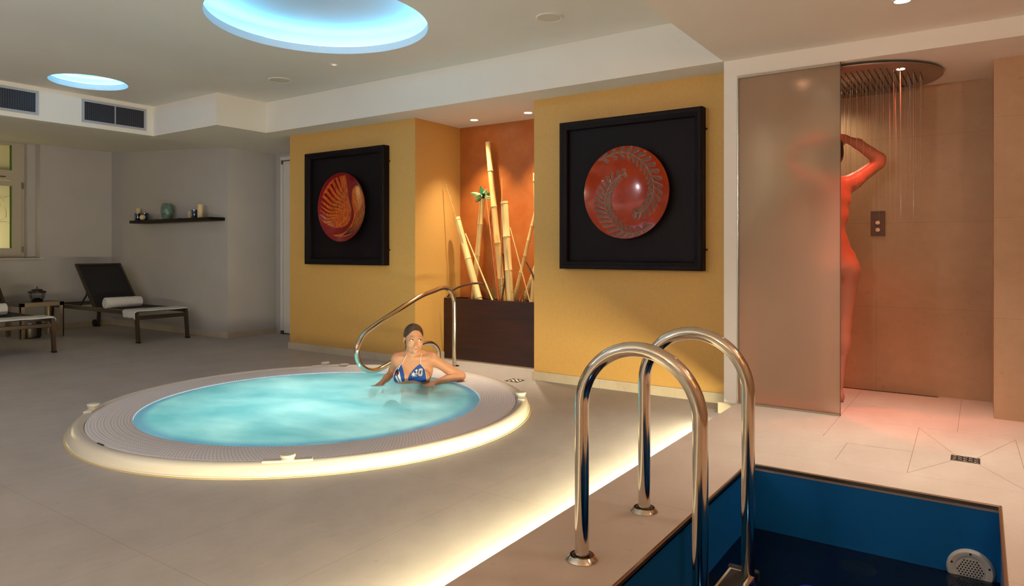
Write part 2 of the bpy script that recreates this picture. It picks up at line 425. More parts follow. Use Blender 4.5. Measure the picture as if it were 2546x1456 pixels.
# ------------------------------------------------------------------ LED strip below the deck edge
t = thing('led_strip_light', 'warm LED strip glowing under the overhanging edge of the raised deck', 'strip light', (-1.25, 0, .03))
MB().box(-.012, -1.2, -.006, 0, 4.15, .008).build('strip', mat('warm_led', (255, 240, 200), .5, emit=(1, .66, .24), es=LED_W), t)
MB().box(-.014, -1.2, -.010, 0, 4.15, -.006).build('rail', M['silver'], t)
L = bpy.data.lights.new('lamp', 'AREA'); L.shape = 'RECTANGLE'; L.size = .014; L.size_y = 5.3; L.energy = 118; L.color = (1, .88, .52)
o = bpy.data.objects.new('lamp', L); COL.objects.link(o); o.parent = t; o.location = (-.016, 1.45, .002); o.rotation_euler = (0, R(78), 0)

# ------------------------------------------------------------------ ceiling fittings
def disc_fit(x, y, r, label):
    t = thing('ceiling_speaker', label, 'speaker', (x, y, ZC), 0, 'round ceiling loudspeakers')
    MB().lathe([(r, 0), (r, -.006), (r - .008, -.009), (r - .012, -.006)], 40).build('rim', mat('speaker_rim', (236, 230, 218), .6), t, True)
    MB().cyl((0, 0, -.006), r - .012, .004, 40).build('grille', mat('speaker_grille', (226, 218, 202), .8, vary=(206, 198, 182), scale=400), t)
disc_fit(-2.345, 3.854, .09, 'round ceiling speaker right of the large blue recess')
disc_fit(-5.21, 3.90, .10, 'round ceiling speaker left of the large blue recess, near the bulkhead corner')
t = thing('ceiling_spotlight', 'tiny faint round spotlight in the ceiling below the large blue recess', 'ceiling light', (-4.41, 3.83, ZC))
MB().lathe([(.02, 0), (.035, 0), (.035, -.004), (.02, -.004)], 24, closed=True).build('bezel', M['ceiling'], t, True)
MB().cyl((0, 0, -.003), .02, .002).build('lens', mat('faint_lens', (255, 235, 215), .4, emit=(1, .8, .65), es=.7), t)

def vent(y0, y1, label, bars=26):
    t = thing('air_vent', label, 'air vent', (-7.3, (y0 + y1) / 2, 2.428), 0, 'metal grille air vents in the bulkhead')
    hy = (y1 - y0) / 2; hz = .112; b = .022
    MB().box(0, -hy, -hz, .012, -hy + b, hz).box(0, hy - b, -hz, .012, hy, hz).box(0, -hy + b, hz - b, .012, hy - b, hz).box(0, -hy + b, -hz, .012, hy - b, -hz + b)\
        .build('frame', M['grille'], t)
    MB().box(.001, -.005, -hz + b, .012, .005, hz - b).build('divider', M['grille'], t)
    m = MB()
    for k in range(2 * 15 + 1):
        y = -hy + b + (2 * hy - 2 * b) * k / 30; m.box(.002, y - .0022, -hz + b, .006, y + .0022, hz - b)
    for k in range(15):
        z = -hz + b + (2 * hz - 2 * b) * k / 14; m.box(.006, -hy + b, z - .0022, .010, hy - b, z + .0022)
    m.build('grille', M['louvre'], t)
    MB().box(.0005, -hy + b, -hz + b, .002, hy - b, hz - b).build('backing', mat('vent_dark', (22, 24, 32), .7), t)
vent(3.154, 3.779, 'grey metal air vent nearest the bulkhead corner')
vent(2.15, 2.775, 'grey metal air vent cut by the left edge of the photo')

# ------------------------------------------------------------------ whirlpool
def whirlpool():
    t = thing('whirlpool', 'large round white whirlpool set in the beige floor, full of turquoise water', 'whirlpool', (JC[0], JC[1], 0))
    RW, RG, RB = 1.075, 1.316, 1.404
    prof = [(RB + .004, .0), (RB + .004, .008), (RB - .002, .012), (RB - .004, .030), (RB - .012, .048), (RB - .028, .060), (RB - .055, .066), (RG + .014, .060), (RG + .004, .052), (RG + .003, .02), (RG - .02, .02)]
    MB().lathe(prof, 160).build('rim', M['acryl'], t, True)
    MB().lathe([(RB + .012, .0), (RB + .012, .004), (RB + .003, .004)], 160).build('seal', mat('silicone_joint', (206, 184, 140), .6), t, True)
    # perforated overflow grating
    gm = bpy.data.materials.new('perforated_grating'); n = NT(gm)
    sep = n.new('ShaderNodeSeparateXYZ'); n.link(n.coord(), sep.inputs[0]); x, y, z = sep.outputs
    rad = n.math('SQRT', n.math('ADD', n.math('MULTIPLY', x, x), n.math('MULTIPLY', y, y)))
    pit = .0165
    row = n.math('DIVIDE', n.math('SUBTRACT', rad, 1.080), pit)
    fr = n.math('SUBTRACT', n.math('FRACT', row), .5); odd = n.math('MULTIPLY', n.math('MODULO', n.math('FLOOR', row), 2.0), .5)
    ang = n.math('ADD', n.math('MULTIPLY', n.math('ADD', n.math('DIVIDE', n.math('ARCTAN2', y, x), 2 * math.pi), .5), 400.0), odd)
    fa = n.math('SUBTRACT', n.math('FRACT', ang), .5)
    d2 = n.math('ADD', n.math('POWER', n.math('ABSOLUTE', fr), 2.0), n.math('POWER', n.math('ABSOLUTE', fa), 2.0))
    hole = n.math('LESS_THAN', d2, .038)
    n.link(n.mix(n.math('MULTIPLY', hole, .7), lin((248, 246, 254)), lin((84, 88, 104))), n.bsdf.inputs['Base Color'])
    n.bsdf.inputs['Roughness'].default_value = .4
    seg3 = n.math('PINGPONG', row, 1.0)
    n.bump(n.math('SUBTRACT', seg3, hole), .35, .004)
    MB().lathe([(RW, .040), (RW, .052), (RW + .006, .056), (RG - .004, .057), (RG - .001, .052), (RG - .001, .02)], 180).build('overflow_grating', gm, t, True, label='white perforated overflow grating')
    MB().lathe([(RG - .02, .018), (RG + .006, .018), (RG + .006, .022)], 120).build('gutter', mat('gutter_dark', (60, 64, 78), .6), t, True)
    # basin
    MB().lathe([(RW, .040), (RW - .012, .02), (RW - .05, -.25), (.80, -.45), (.72, -.9), (.001, -.95)], 96).build('basin', M['acryl'], t, True)
    a0 = math.atan2(2.15 - JC[1], -3.82 - JC[0])
    MB().box(RG + .004, -.032, .0555, RG + .017, .032, .0605).build('vent_slot', M['black'], t).rotation_euler = (0, 0, math.atan2(1.69 - JC[1], -3.72 - JC[0]))
    # water
    wm = bpy.data.materials.new('bubbling_spa_water'); n = NT(wm)
    v = n.coord((1, 1.7, 1)); big = n.noise(1.5, 3, v, .5); fine = n.noise(7, 5, v, .6)
    f = n.ramp(n.math('ADD', n.math('MULTIPLY', big, .88), n.math('MULTIPLY', fine, .12)), .30, .72)
    colr = n.mix(f, lin((84, 176, 186)), lin((200, 236, 232)))
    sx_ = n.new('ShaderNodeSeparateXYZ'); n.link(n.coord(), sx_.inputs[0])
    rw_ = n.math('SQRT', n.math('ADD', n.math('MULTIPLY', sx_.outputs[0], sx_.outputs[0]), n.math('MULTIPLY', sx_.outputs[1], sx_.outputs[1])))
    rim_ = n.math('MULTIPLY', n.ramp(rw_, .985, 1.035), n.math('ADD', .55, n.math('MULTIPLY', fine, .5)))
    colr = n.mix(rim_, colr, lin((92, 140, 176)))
    df = n.new('ShaderNodeBsdfDiffuse'); n.link(colr, df.inputs[0])
    tl = n.new('ShaderNodeBsdfTranslucent'); n.link(colr, tl.inputs[0])
    m1 = n.new('ShaderNodeMixShader'); m1.inputs[0].default_value = .5; n.link(df.outputs[0], m1.inputs[1]); n.link(tl.outputs[0], m1.inputs[2])
    tp = n.new('ShaderNodeBsdfTransparent'); tp.inputs[0].default_value = (.72, .88, .9, 1)
    sp_ = n.new('ShaderNodeSeparateXYZ'); n.link(n.coord(), sp_.inputs[0])
    ex = n.math('POWER', n.math('ABSOLUTE', n.math('SUBTRACT', sp_.outputs[0], .34)), 2.0); ey = n.math('POWER', n.math('ABSOLUTE', n.math('SUBTRACT', sp_.outputs[1], .42)), 2.0)
    clear = n.math('MULTIPLY', n.ramp(n.math('SQRT', n.math('ADD', ex, ey)), .48, .12), n.math('ADD', .25, n.math('MULTIPLY', n.math('SUBTRACT', 1.0, f), .6)))
    m2 = n.new('ShaderNodeMixShader'); n.link(n.math('MAXIMUM', n.math('MULTIPLY', n.math('SUBTRACT', 1.0, f), .22), clear), m2.inputs[0]); n.link(m1.outputs[0], m2.inputs[1]); n.link(tp.outputs[0], m2.inputs[2])
    gl = n.new('ShaderNodeBsdfGlossy'); gl.inputs['Roughness'].default_value = .28; gl.inputs[0].default_value = (1, 1, 1, 1)
    frn = n.new('ShaderNodeFresnel'); frn.inputs[0].default_value = 1.33
    m3 = n.new('ShaderNodeMixShader'); n.link(n.math('MULTIPLY', frn.outputs[0], .5), m3.inputs[0]); n.link(m2.outputs[0], m3.inputs[1]); n.link(gl.outputs[0], m3.inputs[2])
    n.link(m3.outputs[0], n.out.inputs[0])
    vs = []; fs = []; NR, NA = 60, 160; rnd = random.Random(5)
    waves = [(rnd.uniform(0, 6.28), rnd.uniform(5, 22), rnd.uniform(0, 6.28)) for _ in range(14)]
    for i in range(NR + 1):
        r = RW * 0.998 * i / NR
        for k in range(NA):
            a = 2 * math.pi * k / NA; x, y = r * math.cos(a), r * math.sin(a)
            h = sum(math.sin((x * math.cos(p) + y * math.sin(p)) * q + s_) / q for p, q, s_ in waves) * .008
            e = min(1, (RW - r) / .12); vs.append((x, y, .047 + .012 * e + h * e))
    for i in range(NR):
        for k in range(NA): fs.append((i * NA + k, i * NA + (k + 1) % NA, (i + 1) * NA + (k + 1) % NA, (i + 1) * NA + k))
    wt = MB().add(vs, fs).build('spa_water', wm, None, True)
    wt.location = (JC[0], JC[1], 0); tag(wt, 'milky turquoise bubbling water filling the round whirlpool', 'water'); wt['kind'] = 'stuff'
    # lamps under the water
    lampm = mat('spa_lamp_lens', (220, 255, 255), .3, emit=(.35, .95, 1), es=4)
    for k, (a, rr) in enumerate(((.6, .5), (2.7, .5), (4.7, .5))):
        x, y = rr * math.cos(a), rr * math.sin(a)
        lm = MB().cyl((x, y, -.935), .06, .02).build('underwater_lamp', lampm, t, label='underwater lamp glowing turquoise')
        L = bpy.data.lights.new('lamp', 'AREA'); L.shape = 'DISK'; L.size = .25; L.energy = 11.5; L.color = (.62, .87, .88)
        o = bpy.data.objects.new('lamp', L); COL.objects.link(o); o.parent = lm; o.location = (x, y, -.90); o.rotation_euler = (R(180), 0, 0)
    # control pads and knobs on the rim
    for (kx, ky, extra) in ((-4.563, 2.053, 0), (-2.628, 1.994, 0), (-2.572, 3.834, 0), (-4.566, 3.866, 1)):
        a = math.atan2(ky - JC[1], kx - JC[0]); rr = 1.352
        pad = []
        for sgn, rad_ in ((1, RG + .010), (-1, RB - .030)):
            rng = [a + sgn * (-.085 + .17 * i / 10) for i in range(11)]
            pad += [(rad_ * math.cos(q), rad_ * math.sin(q)) for q in rng]
        pd = MB().prism(pad, .058, .0705).build('control_pad', M['acryl'], t)
        bv = pd.modifiers.new('bevel', 'BEVEL'); bv.width = .006; bv.segments = 3
        cx, cy = rr * math.cos(a), rr * math.sin(a)
        MB().lathe([(.001, 0), (.030, 0), (.031, .006), (.026, .008), (.026, .011), (.035, .012), (.036, .020), (.032, .024), (.001, .026)], 28, (cx, cy, .0705)).build('control_knob', M['plasticwhite'], pd, True)
        if extra:
            q = a - .115; MB().lathe([(.001, 0), (.040, 0), (.040, .006), (.001, .009)], 28, ((rr) * math.cos(q), rr * math.sin(q), .066)).build('air_cap', M['plasticwhite'], t, True)
whirlpool()

# whirlpool handrail: one bent tube in the plane X = -3.94
def handrail():
    t = thing('handrail', 'bent polished steel handrail reaching over the far edge of the whirlpool', 'handrail', (-3.94, 4.82, 0))
    y = lambda v: v - 4.82
    pts = [(0, 0, .0), (0, 0, .25), (0, 0, .54), (0, y(4.80), .63), (0, y(4.755), .69), (0, y(4.69), .717), (0, y(4.62), .715), (0, y(4.54), .698),
           (0, y(4.34), .652), (0, y(4.0), .524), (0, y(3.76), .425), (0, y(3.69), .375), (0, y(3.65), .31), (0, y(3.645), .25), (0, y(3.665), .19), (0, y(3.71), .142), (0, y(3.78), .110), (0, y(3.86), .104),
           (0, y(3.97), .128), (0, y(4.15), .185), (0, y(4.33), .237), (0, y(4.43), .252), (0, y(4.52), .235), (0, y(4.585), .18), (0, y(4.60), .11), (0, y(4.60), 0)]
    MB().tube(bez(pts, 6), .0205, 20).build('rail', M['chrome'], t, True)
    for yy in (0, y(4.60)):
        MB().lathe([(.0205, 0), (.045, 0), (.045, .004), (.038, .009), (.022, .012)], 28, (0, yy, 0)).build('flange', M['chrome'], t, True)
handrail()

# ------------------------------------------------------------------ plunge pool
def pool():
    t = thing('plunge_pool', 'blue lined rectangular plunge pool sunk in the raised tiled deck', 'pool', (PX0, PY0, 0))
    W_, L_ = PX1 - PX0, PY1 - PY0; D = -1.25
    m = MB()
    m.box(-.02, -.02, D - .03, W_ + .02, L_ + .02, D)
    m.box(-.03, -.03, D, 0, L_ + .03, .058); m.box(W_, -.03, D, W_ + .03, L_ + .03, .058); m.box(0, -.03, D, W_, 0, .058); m.box(0, L_, D, W_, L_ + .03, .058)
    m.build('basin', M['poolblue'], t)
    e = MB(); r = .0075
    for a, b in (((0, 0), (W_, 0)), ((W_, 0), (W_, L_)), ((W_, L_), (0, L_)), ((0, L_), (0, 0))):
        x0, x1 = min(a[0], b[0]) - .006, max(a[0], b[0]) + .006; y0, y1 = min(a[1], b[1]) - .006, max(a[1], b[1]) + .006
        e.box(x0, y0, .056, x1, y1, .0735, .003)
    e.build('edge_profile', M['trim'], t, label='steel edge strip around the opening')
    # jet grille on far wall, half below water
    c = (-.035 - PX0, L_, -.195)
    j = MB().lathe([(.050, -.012), (.056, -.016), (.072, -.016), (.079, -.008), (.080, 0)], 48, c, 'y').build('jet_fitting', M['plasticwhite'], t, True, label='round white perforated inlet fitting')
    MB().lathe([(.001, -.0125), (.053, -.0125), (.053, -.008)], 48, c, 'y').build('perforated_cover', M['plasticwhite'], j, True)
    h = MB()
    for i in range(-5, 6):
        for k in range(-5, 6):
            x = (i + .5 * (k % 2)) * .0105; z = k * .0094
            if x * x + z * z < .046 ** 2: h.lathe([(.0001, -.0132), (.0030, -.0132), (.0030, -.0120)], 10, (c[0] + x, c[1], c[2] + z), 'y')
    h.build('holes', M['black'], j)
    for a in (20, 90, 160, 235, 305):
        h = MB(); h.lathe([(.0001, -.0168), (.0042, -.0168), (.0042, -.0155)], 12, (c[0] + .065 * math.cos(R(a)), c[1], c[2] + .065 * math.sin(R(a))), 'y'); h.build('screw_hole', M['black'], j)
    c = (-.43 - PX0, L_, -.40)
    MB().lathe([(.001, -.012), (.016, -.012), (.018, -.006), (.07, -.004), (.073, 0)], 40, c, 'y').build('inlet_plate', mat('grey_fitting', (176, 190, 180), .5), t, True)
    lm = MB().lathe([(.001, .012), (.07, .012), (.08, .004), (.08, 0)], 32, (W_ / 2, .0, -.62), 'y').build('underwater_lamp', mat('added_pool_lens', (200, 225, 240), .3), t, True)  # added lamp on the unseen near wall, lifts the dark underwater walls
    L = bpy.data.lights.new('lamp', 'AREA'); L.shape = 'DISK'; L.size = .14; L.energy = 5; L.color = (.55, .85, 1)
    o = bpy.data.objects.new('lamp', L); COL.objects.link(o); o.parent = lm; o.location = (W_ / 2, .02, -.62); o.rotation_euler = (R(90), 0, R(180))
    wm = bpy.data.materials.new('pool_water'); n = NT(wm); b = n.bsdf
    b.inputs['Base Color'].default_value = (.30, .62, .80, 1); b.inputs['Transmission Weight'].default_value = 1; b.inputs['Roughness'].default_value = .0; b.inputs['IOR'].default_value = 1.33
    n.bump(n.noise(3, 2, n.coord()), .03, .02)
    o = MB().quad((PX0, PY0, -.22), (PX1, PY0, -.22), (PX1, PY1, -.22), (PX0, PY1, -.22)).build('pool_water', wm)
    if o.data.polygons[0].normal.z < 0: o.data.flip_normals()
    tag(o, 'still dark blue water in the plunge pool', 'water', kind='stuff')
    f = thing('floating_thermometer', 'small violet blue round float at the bottom edge of the plunge pool', 'pool thermometer', (-.525, 2.70, -.245))
    vm = mat('violet_plastic', (34, 22, 150), .3)
    MB().lathe([(.001, -.02), (.03, -.015), (.05, 0), (.055, .02), (.05, .035), (.035, .045), (.022, .045), (.020, .037), (.001, .036)], 32).build('float_ring', vm, f, True)
    MB().tube([(0, 0, .036), (0, 0, .052)], .009, 12).build('cap', vm, f, True)
pool()

def ladder():
    t = thing('pool_ladder', 'polished steel pool ladder with two tall hooped rails at the plunge pool edge', 'pool ladder', (-1.045, 2.1585, .07))
    rr = .0225
    for yy in (1.915 - 2.1585, 2.402 - 2.1585):
        a, b = 0.0, .383; cx = (a + b) / 2; r = (b - a) / 2; zt = .49
        pts = [Vector((a, yy, 0)), Vector((a, yy, .25)), Vector((a, yy, zt - .01))] + arc((cx, yy, zt), r, math.pi, 0, 26, (1, 0, 0), (0, 0, 1)) + [Vector((b, yy, zt - .01)), Vector((b, yy, 0)), Vector((b, yy, -.5)), Vector((b, yy, -1.1))]
        rail = MB().tube(pts, rr, 28).build('rail', M['chrome'], t, True)
        MB().lathe([(rr + .002, .010), (rr + .008, .016), (rr + .016, .016), (.046, .009), (.051, .003), (.051, 0)], 36, (a, yy, 0)).build('flange', M['chrome'], rail, True)
        MB().lathe([(rr + .0005, .012), (rr + .010, .0165)], 36, (a, yy, 0)).build('collar', mat('dark_collar', (50, 26, 20), .3, .6), rail, True)
    for z in (-.130, -.46, -.79, -1.05):
        tr = MB().box(.383 - .072, -.272, z - .03, .383 + .022, .272, z, .006).build('tread', M['chrome'], t, label='steel ladder tread with black grip')
        MB().box(.383 - .056, -.225, z, .383 + .006, .235, z + .004, .001).build('grip', M['black'], tr)
        for ya in (.255, -.278): MB().box(.383 - .076, ya, z - .034, .383 + .03, ya + .023, z + .004, .004).build('end_cap', M['black'], tr)
ladder()

# ------------------------------------------------------------------ floor drains
def drain(x, y, z, w_, d_, label, rz=0):
    t = thing('floor_drain', label, 'floor drain', (x, y, z), rz)
    MB().box(-w_ / 2, -d_ / 2, 0, w_ / 2, d_ / 2, .0012).build('tray', M['black'], t)
    MB().box(-w_ / 2, -d_ / 2, 0, w_ / 2, -d_ / 2 + .004, .003).box(-w_ / 2, d_ / 2 - .004, 0, w_ / 2, d_ / 2, .003).box(-w_ / 2, -d_ / 2, 0, -w_ / 2 + .004, d_ / 2, .003).box(w_ / 2 - .004, -d_ / 2, 0, w_ / 2, d_ / 2, .003).build('frame', M['steel'], t)
    g = MB()
    for k in range(-2, 3):
        for h in range(-2, 3):
            cx, cy = k * w_ / 5.4, h * d_ / 5.6
            g.tube([(cx - w_ * .07, cy - .003 * (1 if (k + h) % 2 else -1), .002), (cx, cy + .002, .0025), (cx + w_ * .07, cy + .003 * (1 if (k + h) % 2 else -1), .002)], .0013, 6)
    g.build('grate', M['steel'], t)
drain(-.062, 3.845, .07, .115, .095, 'square metal floor drain in the pink lit shower tiles')
drain(-3.10, 4.56, 0, .12, .12, 'square metal floor drain in the floor beyond the whirlpool')
# cut lines radiating to the shower drain and the inspection cover
gm = mat('grout_line', (150, 112, 92), .8)
def line(p, q, wd=.0022): 
    p = Vector((*p, .0703)); q = Vector((*q, .0703)); dd = (q - p).normalized(); s = Vector((-dd.y, dd.x, 0)) * wd / 2
    return [p - s, q - s, q + s, p + s]
m = MB()
for p, q in (((-.284, 4.39), (-.10, 3.89)), ((.146, 4.39), (-.02, 3.89)), ((-.284, 4.39), (-.27, 3.47)), ((.146, 4.39), (.165, 3.5)), ((-.27, 3.47), (-.115, 3.79)), ((.16, 3.47), (-.01, 3.79)),
             ((-.565, 3.50), (-.563, 3.835)), ((-.563, 3.835), (-.28, 3.85)), ((-.107, 4.40), (-.107, 5.39)), ((-.69, 4.42), (-.69, 3.9)), ((-.69, 4.42), (-.69, 5.39))): m.quad(*line(p, q))
m.build('trim_1', gm, kind=S)
t = thing('channel_drain', 'slim perforated metal channel drain along the foot of the shower wall', 'shower drain', (-.75, 5.375, .07))
MB().box(-.5, -.018, 0, .515, .018, .0015).build('frame', M['steel'], t)
m = MB()
for k in range(64): m.box(-.495 + k * .0157, -.010, .0015, -.495 + k * .0157 + .009, .010, .0022)
m.build('slots', M['black'], t)

# ------------------------------------------------------------------ shower: glass screen, rain head, control plate
t = thing('shower_screen', 'tall frosted glass shower screen between the white pillar and the open shower', 'shower screen', (-1.285, 4.43, .07))
MB().box(.004, .002, .012, .596, .010, 2.078).build('glass_panel', M['frosted'], t, label='frosted glass pane')
MB().box(0, -.006, 2.078, .596, .018, 2.093).build('top_channel', M['silver'], t)
MB().box(0, -.006, 0, .596, .018, .012).build('bottom_channel', M['silver'], t)
MB().box(-.003, -.004, 0, .003, .016, 2.09).build('side_channel', M['steel'], t)
MB().box(.596, -.001, 0, .5985, .013, 2.094).build('edge_seal', mat('seal_strip', (96, 84, 72), .4), t)

def shower_head():
    c = (-.66, 4.955); t = thing('rain_shower_head', 'large flat round steel rain shower head under the shower ceiling with a glowing lamp', 'shower head', (c[0], c[1], 2.14))
    r = .47; sm = mat('shower_steel', (170, 150, 138), .3, .8)
    MB().lathe([(.001, 0), (r - .004, 0), (r, .003), (r, .009), (r - .006, .012), (.001, .012)], 96).build('plate', sm, t, True)
    MB().tube([(0, 0, .012), (0, 0, .026)], .12, 24).build('mount', M['black'], t)
    m = MB()
    for i in range(-12, 13):
        for k in range(-10, 11):
            x, y = i * .032, k * .033
            if x * x + y * y < .37 ** 2: m.lathe([(.0045, 0), (.003, -.005), (.0001, -.005)], 6, (x, y, 0))
    m.build('nozzles', mat('rubber_nozzle', (60, 48, 44), .6), t, kind='stuff')
    for k, (px, py, on) in enumerate(((.26, -.24, 1), (.24, .27, 0), (-.3, -.2, 1), (-.25, .20, 2))):
        lm = MB().cyl((px, py, -.003), .022, .003, 20).build('lamp_lens', mat('hot_lens%d' % k, (255, 220, 190), .3, emit=(1, .45, .25) if on == 1 else (1, .85, .65), es=14 if on else 0) if on else M['black'], t, label='small round built-in lamp')
        if on:
            L = bpy.data.lights.new('lamp', 'SPOT'); L.energy = 62 if on == 1 else 14; L.color = (1, .13, .06) if on == 1 else (1, .88, .6); L.shadow_soft_size = .02; L.spot_size = R(60 if on == 1 else 150); L.spot_blend = .9
            o = bpy.data.objects.new('lamp', L); COL.objects.link(o); o.parent = lm; o.location = (px, py, -.01)
            if on == 1: o.rotation_euler = (Vector((.0 - px, -.16 - py, -1.75))).to_track_quat('-Z', 'Y').to_euler()
    return c
shower_head()
# falling water threads: too many to count, one object
def threads():
    m = MB(); rnd = random.Random(11)
    for i in range(-12, 13):
        for k in range(-10, 11):
            x, y = i * .032, k * .033
            if x * x + y * y < .37 ** 2 and rnd.random() < .38:
                z = 2.134; zend = 2.134 - rnd.uniform(.25, .95)
                if x < -.05 and rnd.random() < .6: zend = 1.85
                X, Y = -.66 + x, 4.955 + y
                if abs(X + .74) < .26 and abs(Y - 4.87) < .16: zend = max(zend, 1.86)
                m.tube([(X, Y, z), (X + .001, Y, (z + zend) / 2), (X + .002, Y, zend)], [.0011, .0009, .0003], 5)
    wm = mat('water_thread', (255, 245, 238), .08, trans=.75, spec=.6)
    o = m.build('falling_water', wm, None, True); tag(o, 'thin threads of water falling from the round rain shower head', 'shower water', kind='stuff')
threads()

t = thing('shower_control', 'small steel shower control plate with two buttons on the tiled shower wall', 'shower control', (-.5975, 5.40, 1.238))
cm = mat('control_steel', (104, 74, 62), .5, .2)
MB().box(-.044, -.008, -.0875, .044, 0, .0875, .002).build('plate', cm, t)
for z in (.005, -.045): MB().lathe([(.001, -.013), (.014, -.013), (.016, -.010), (.016, -.008)], 24, (0, 0, z), 'y').build('button', mat('button_steel', (130, 96, 82), .25, .8), t, True)
mk = mat('marking_dark', (84, 50, 42), .5)
for x0, x1, z, h in ((-.026, .026, .06, .0022), (-.032, .03, .030, .004), (-.018, .018, -.020, .004), (-.014, .014, -.078, .004)): MB().box(x0, -.0086, z, x1, -.008, z + h).build('marking', mk, t)
m = MB()
for k in range(6): m.box(-.034 + k * .012, -.0086, .070, -.027 + k * .012, -.008, .079)
m.build('lettering', mk, t, label='dark faint lettering')

# ------------------------------------------------------------------ planter with bamboo
def PX(px, py, Yv):
    """point of the plane Y = Yv measured on the photograph"""
    f = Vector((-math.sin(TH), math.cos(TH), 0)); r = Vector((math.cos(TH), math.sin(TH), 0)); d = f + r * ((px - 1273) / FPX) - Vector((0, 0, 1)) * ((py - HORIZON) / FPX)
    return Vector((0, 0, CAM_H)) + d * (Yv / d.y)
t = thing('planter_box', 'dark reddish brown wooden planter box filling the orange niche', 'planter', (-3.65, 5.095, 0))
MB().box(-.645, 0, .012, .645, .022, .59).build('front_panel', M['planter'], t)
MB().box(-.645, .022, .012, -.62, .25, .585).box(.62, .022, .012, .645, .25, .585).box(-.62, .23, .012, .62, .25, .585).build('side_panel', M['planter'], t)
MB().box(-.62, .022, .40, .62, .23, .53).build('soil', mat('planter_soil', (40, 26, 18), .9, vary=(60, 40, 26), scale=60), t)
MB().box(-.66, -.006, 0, .66, .03, .012).build('base_strip', M['steel'], t)

BM = mat('dry_bamboo', (224, 190, 128), .42, vary=(208, 168, 102), scale=5, stretch=(6, 6, .7), spec=.4)
BM2 = mat('pale_dry_bamboo', (232, 204, 148), .42, vary=(214, 180, 118), scale=5, stretch=(6, 6, .7), spec=.4)
OR = mat('orange_cane', (214, 96, 30), .45, vary=(176, 70, 22), scale=14)
STK = mat('thin_cane', (206, 168, 106), .55, vary=(176, 138, 84), scale=12)
def cane(top, bot, r0, r1, nodes, Yv, name, label, cat, material, group, open_top=True, n=20, dy=0.0):
    a = PX(*top, Yv + dy); b = PX(*bot, Yv); d = (b - a).normalized()
    e = b + d * ((b.z - .50) / max(1e-3, -d.z)) if b.z > .5 else b
    L = (e - a).length; px_len = (b - a).length
    o = thing(name, label, cat, e, 0, group)
    A = a - e
    prof = []                      # (distance from top, radius)
    ks = [((ny - top[1]) / (bot[1] - top[1])) * px_len for ny in nodes]
    ks = [k for k in ks if k < L - .01]; st = sorted(set([0.0] + ks + [L]))
    rad = lambda s: r0 + (r1 - r0) * min(1, s / L)
    for i in range(len(st) - 1):
        s0, s1 = st[i], st[i + 1]; g = min(.012, (s1 - s0) * .1)
        prof += [(s0 + (.001 if i else 0), rad(s0) * (.97 if i else 1)), (s0 + g, rad(s0) * .955 if i else rad(s0)), ((s0 + s1) / 2, rad((s0 + s1) / 2) * .95), (s1 - g, rad(s1) * .965)]
        if i < len(st) - 2: prof += [(s1 - .0035, rad(s1) * 1.07), (s1 - .0005, rad(s1) * 1.09)]
    body = MB().tube([A + d * s for s, _ in prof], [r for _, r in prof], n, cap=True).build('stem', material, o, True)
    if open_top and r0 > .012:
        MB().tube([A - d * .002, A + d * .0015], [r0 * .985, r0 * .985], n).build('cut_rim', mat('cut_bamboo', (240, 222, 180), .7), o)
        MB().tube([A - d * .003, A - d * .0015], [r0 * .72, r0 * .72], n).build('hollow', mat('bamboo_hollow', (92, 58, 34), .9), o)
    return o
G = 'bamboo canes standing in the planter'
D = 'cane'
cane((1213, 354), (1250, 745), .026, .034, [426, 515, 605, 693], 5.26, 'bamboo_cane', 'tallest thick bamboo cane, rising high in the niche behind the green leaves', D, BM, G)
cane((1136, 541), (1192, 748), .032, .036, [547, 644, 740], 5.17, 'bamboo_cane', 'thick bamboo cane leaning left, leftmost in the planter', D, BM2, G)
cane((1200, 494), (1176, 748), .026, .027, [556, 634], 5.24, 'bamboo_cane', 'medium bamboo cane carrying the green leaf rosette on its top', D, BM, G)
cane((1254, 501), (1269, 748), .034, .035, [505, 588, 671], 5.16, 'bamboo_cane', 'thick upright bamboo cane in the middle of the planter', D, BM2, G)
cane((1337, 505), (1281, 735), .0165, .019, [529, 560, 596, 634, 676], 5.25, 'bamboo_cane', 'slim many-jointed bamboo cane leaning right', D, BM, G)
cane((1331, 431), (1341, 748), .024, .024, [450, 548], 5.22, 'bamboo_cane', 'tall bamboo cane half hidden at the right edge of the niche', D, BM2, G)
cane((1331, 672), (1324, 752), .024, .026, [692], 5.14, 'bamboo_cane', 'short cut bamboo cane with a pale open rim at the right end', D, BM2, G)
cane((1340, 640), (1301, 752), .020, .022, [694], 5.22, 'bamboo_cane', 'short bamboo cane leaning behind the cut one at the right end', D, BM, G)
cane((1244, 640), (1250, 750), .014, .015, [693], 5.2, 'bamboo_cane', 'pale narrow bamboo cane just behind the tallest one', D, BM2, G)
G2 = 'thin sticks among the bamboo'
cane((1108, 456), (1196, 750), .0035, .006, [522, 530], 5.21, 'thin_stick', 'thin stick leaning far left against the niche side wall', 'stick', STK, G2, n=8, dy=-.13)
cane((1157, 580), (1226, 750), .006, .009, [603, 640, 660, 720], 5.12, 'thin_stick', 'pale stick crossing in front of the leftmost thick cane', 'stick', BM2, G2, n=10)
cane((1248, 440), (1245, 750), .004, .006, [473, 580], 5.19, 'thin_stick', 'thin upright stick poking out above the middle cane', 'stick', STK, G2, n=8)
cane((1208, 480), (1239, 750), .004, .006, [524, 612, 650], 5.18, 'thin_stick', 'thin stick running down from the green leaves', 'stick', STK, G2, n=8)
cane((1268, 565), (1318, 752), .0045, .006, [602, 650, 702], 5.12, 'thin_stick', 'thin stick crossing in front of the slim leaning cane', 'stick', BM2, G2, n=8)
G3 = 'orange canes in the planter'
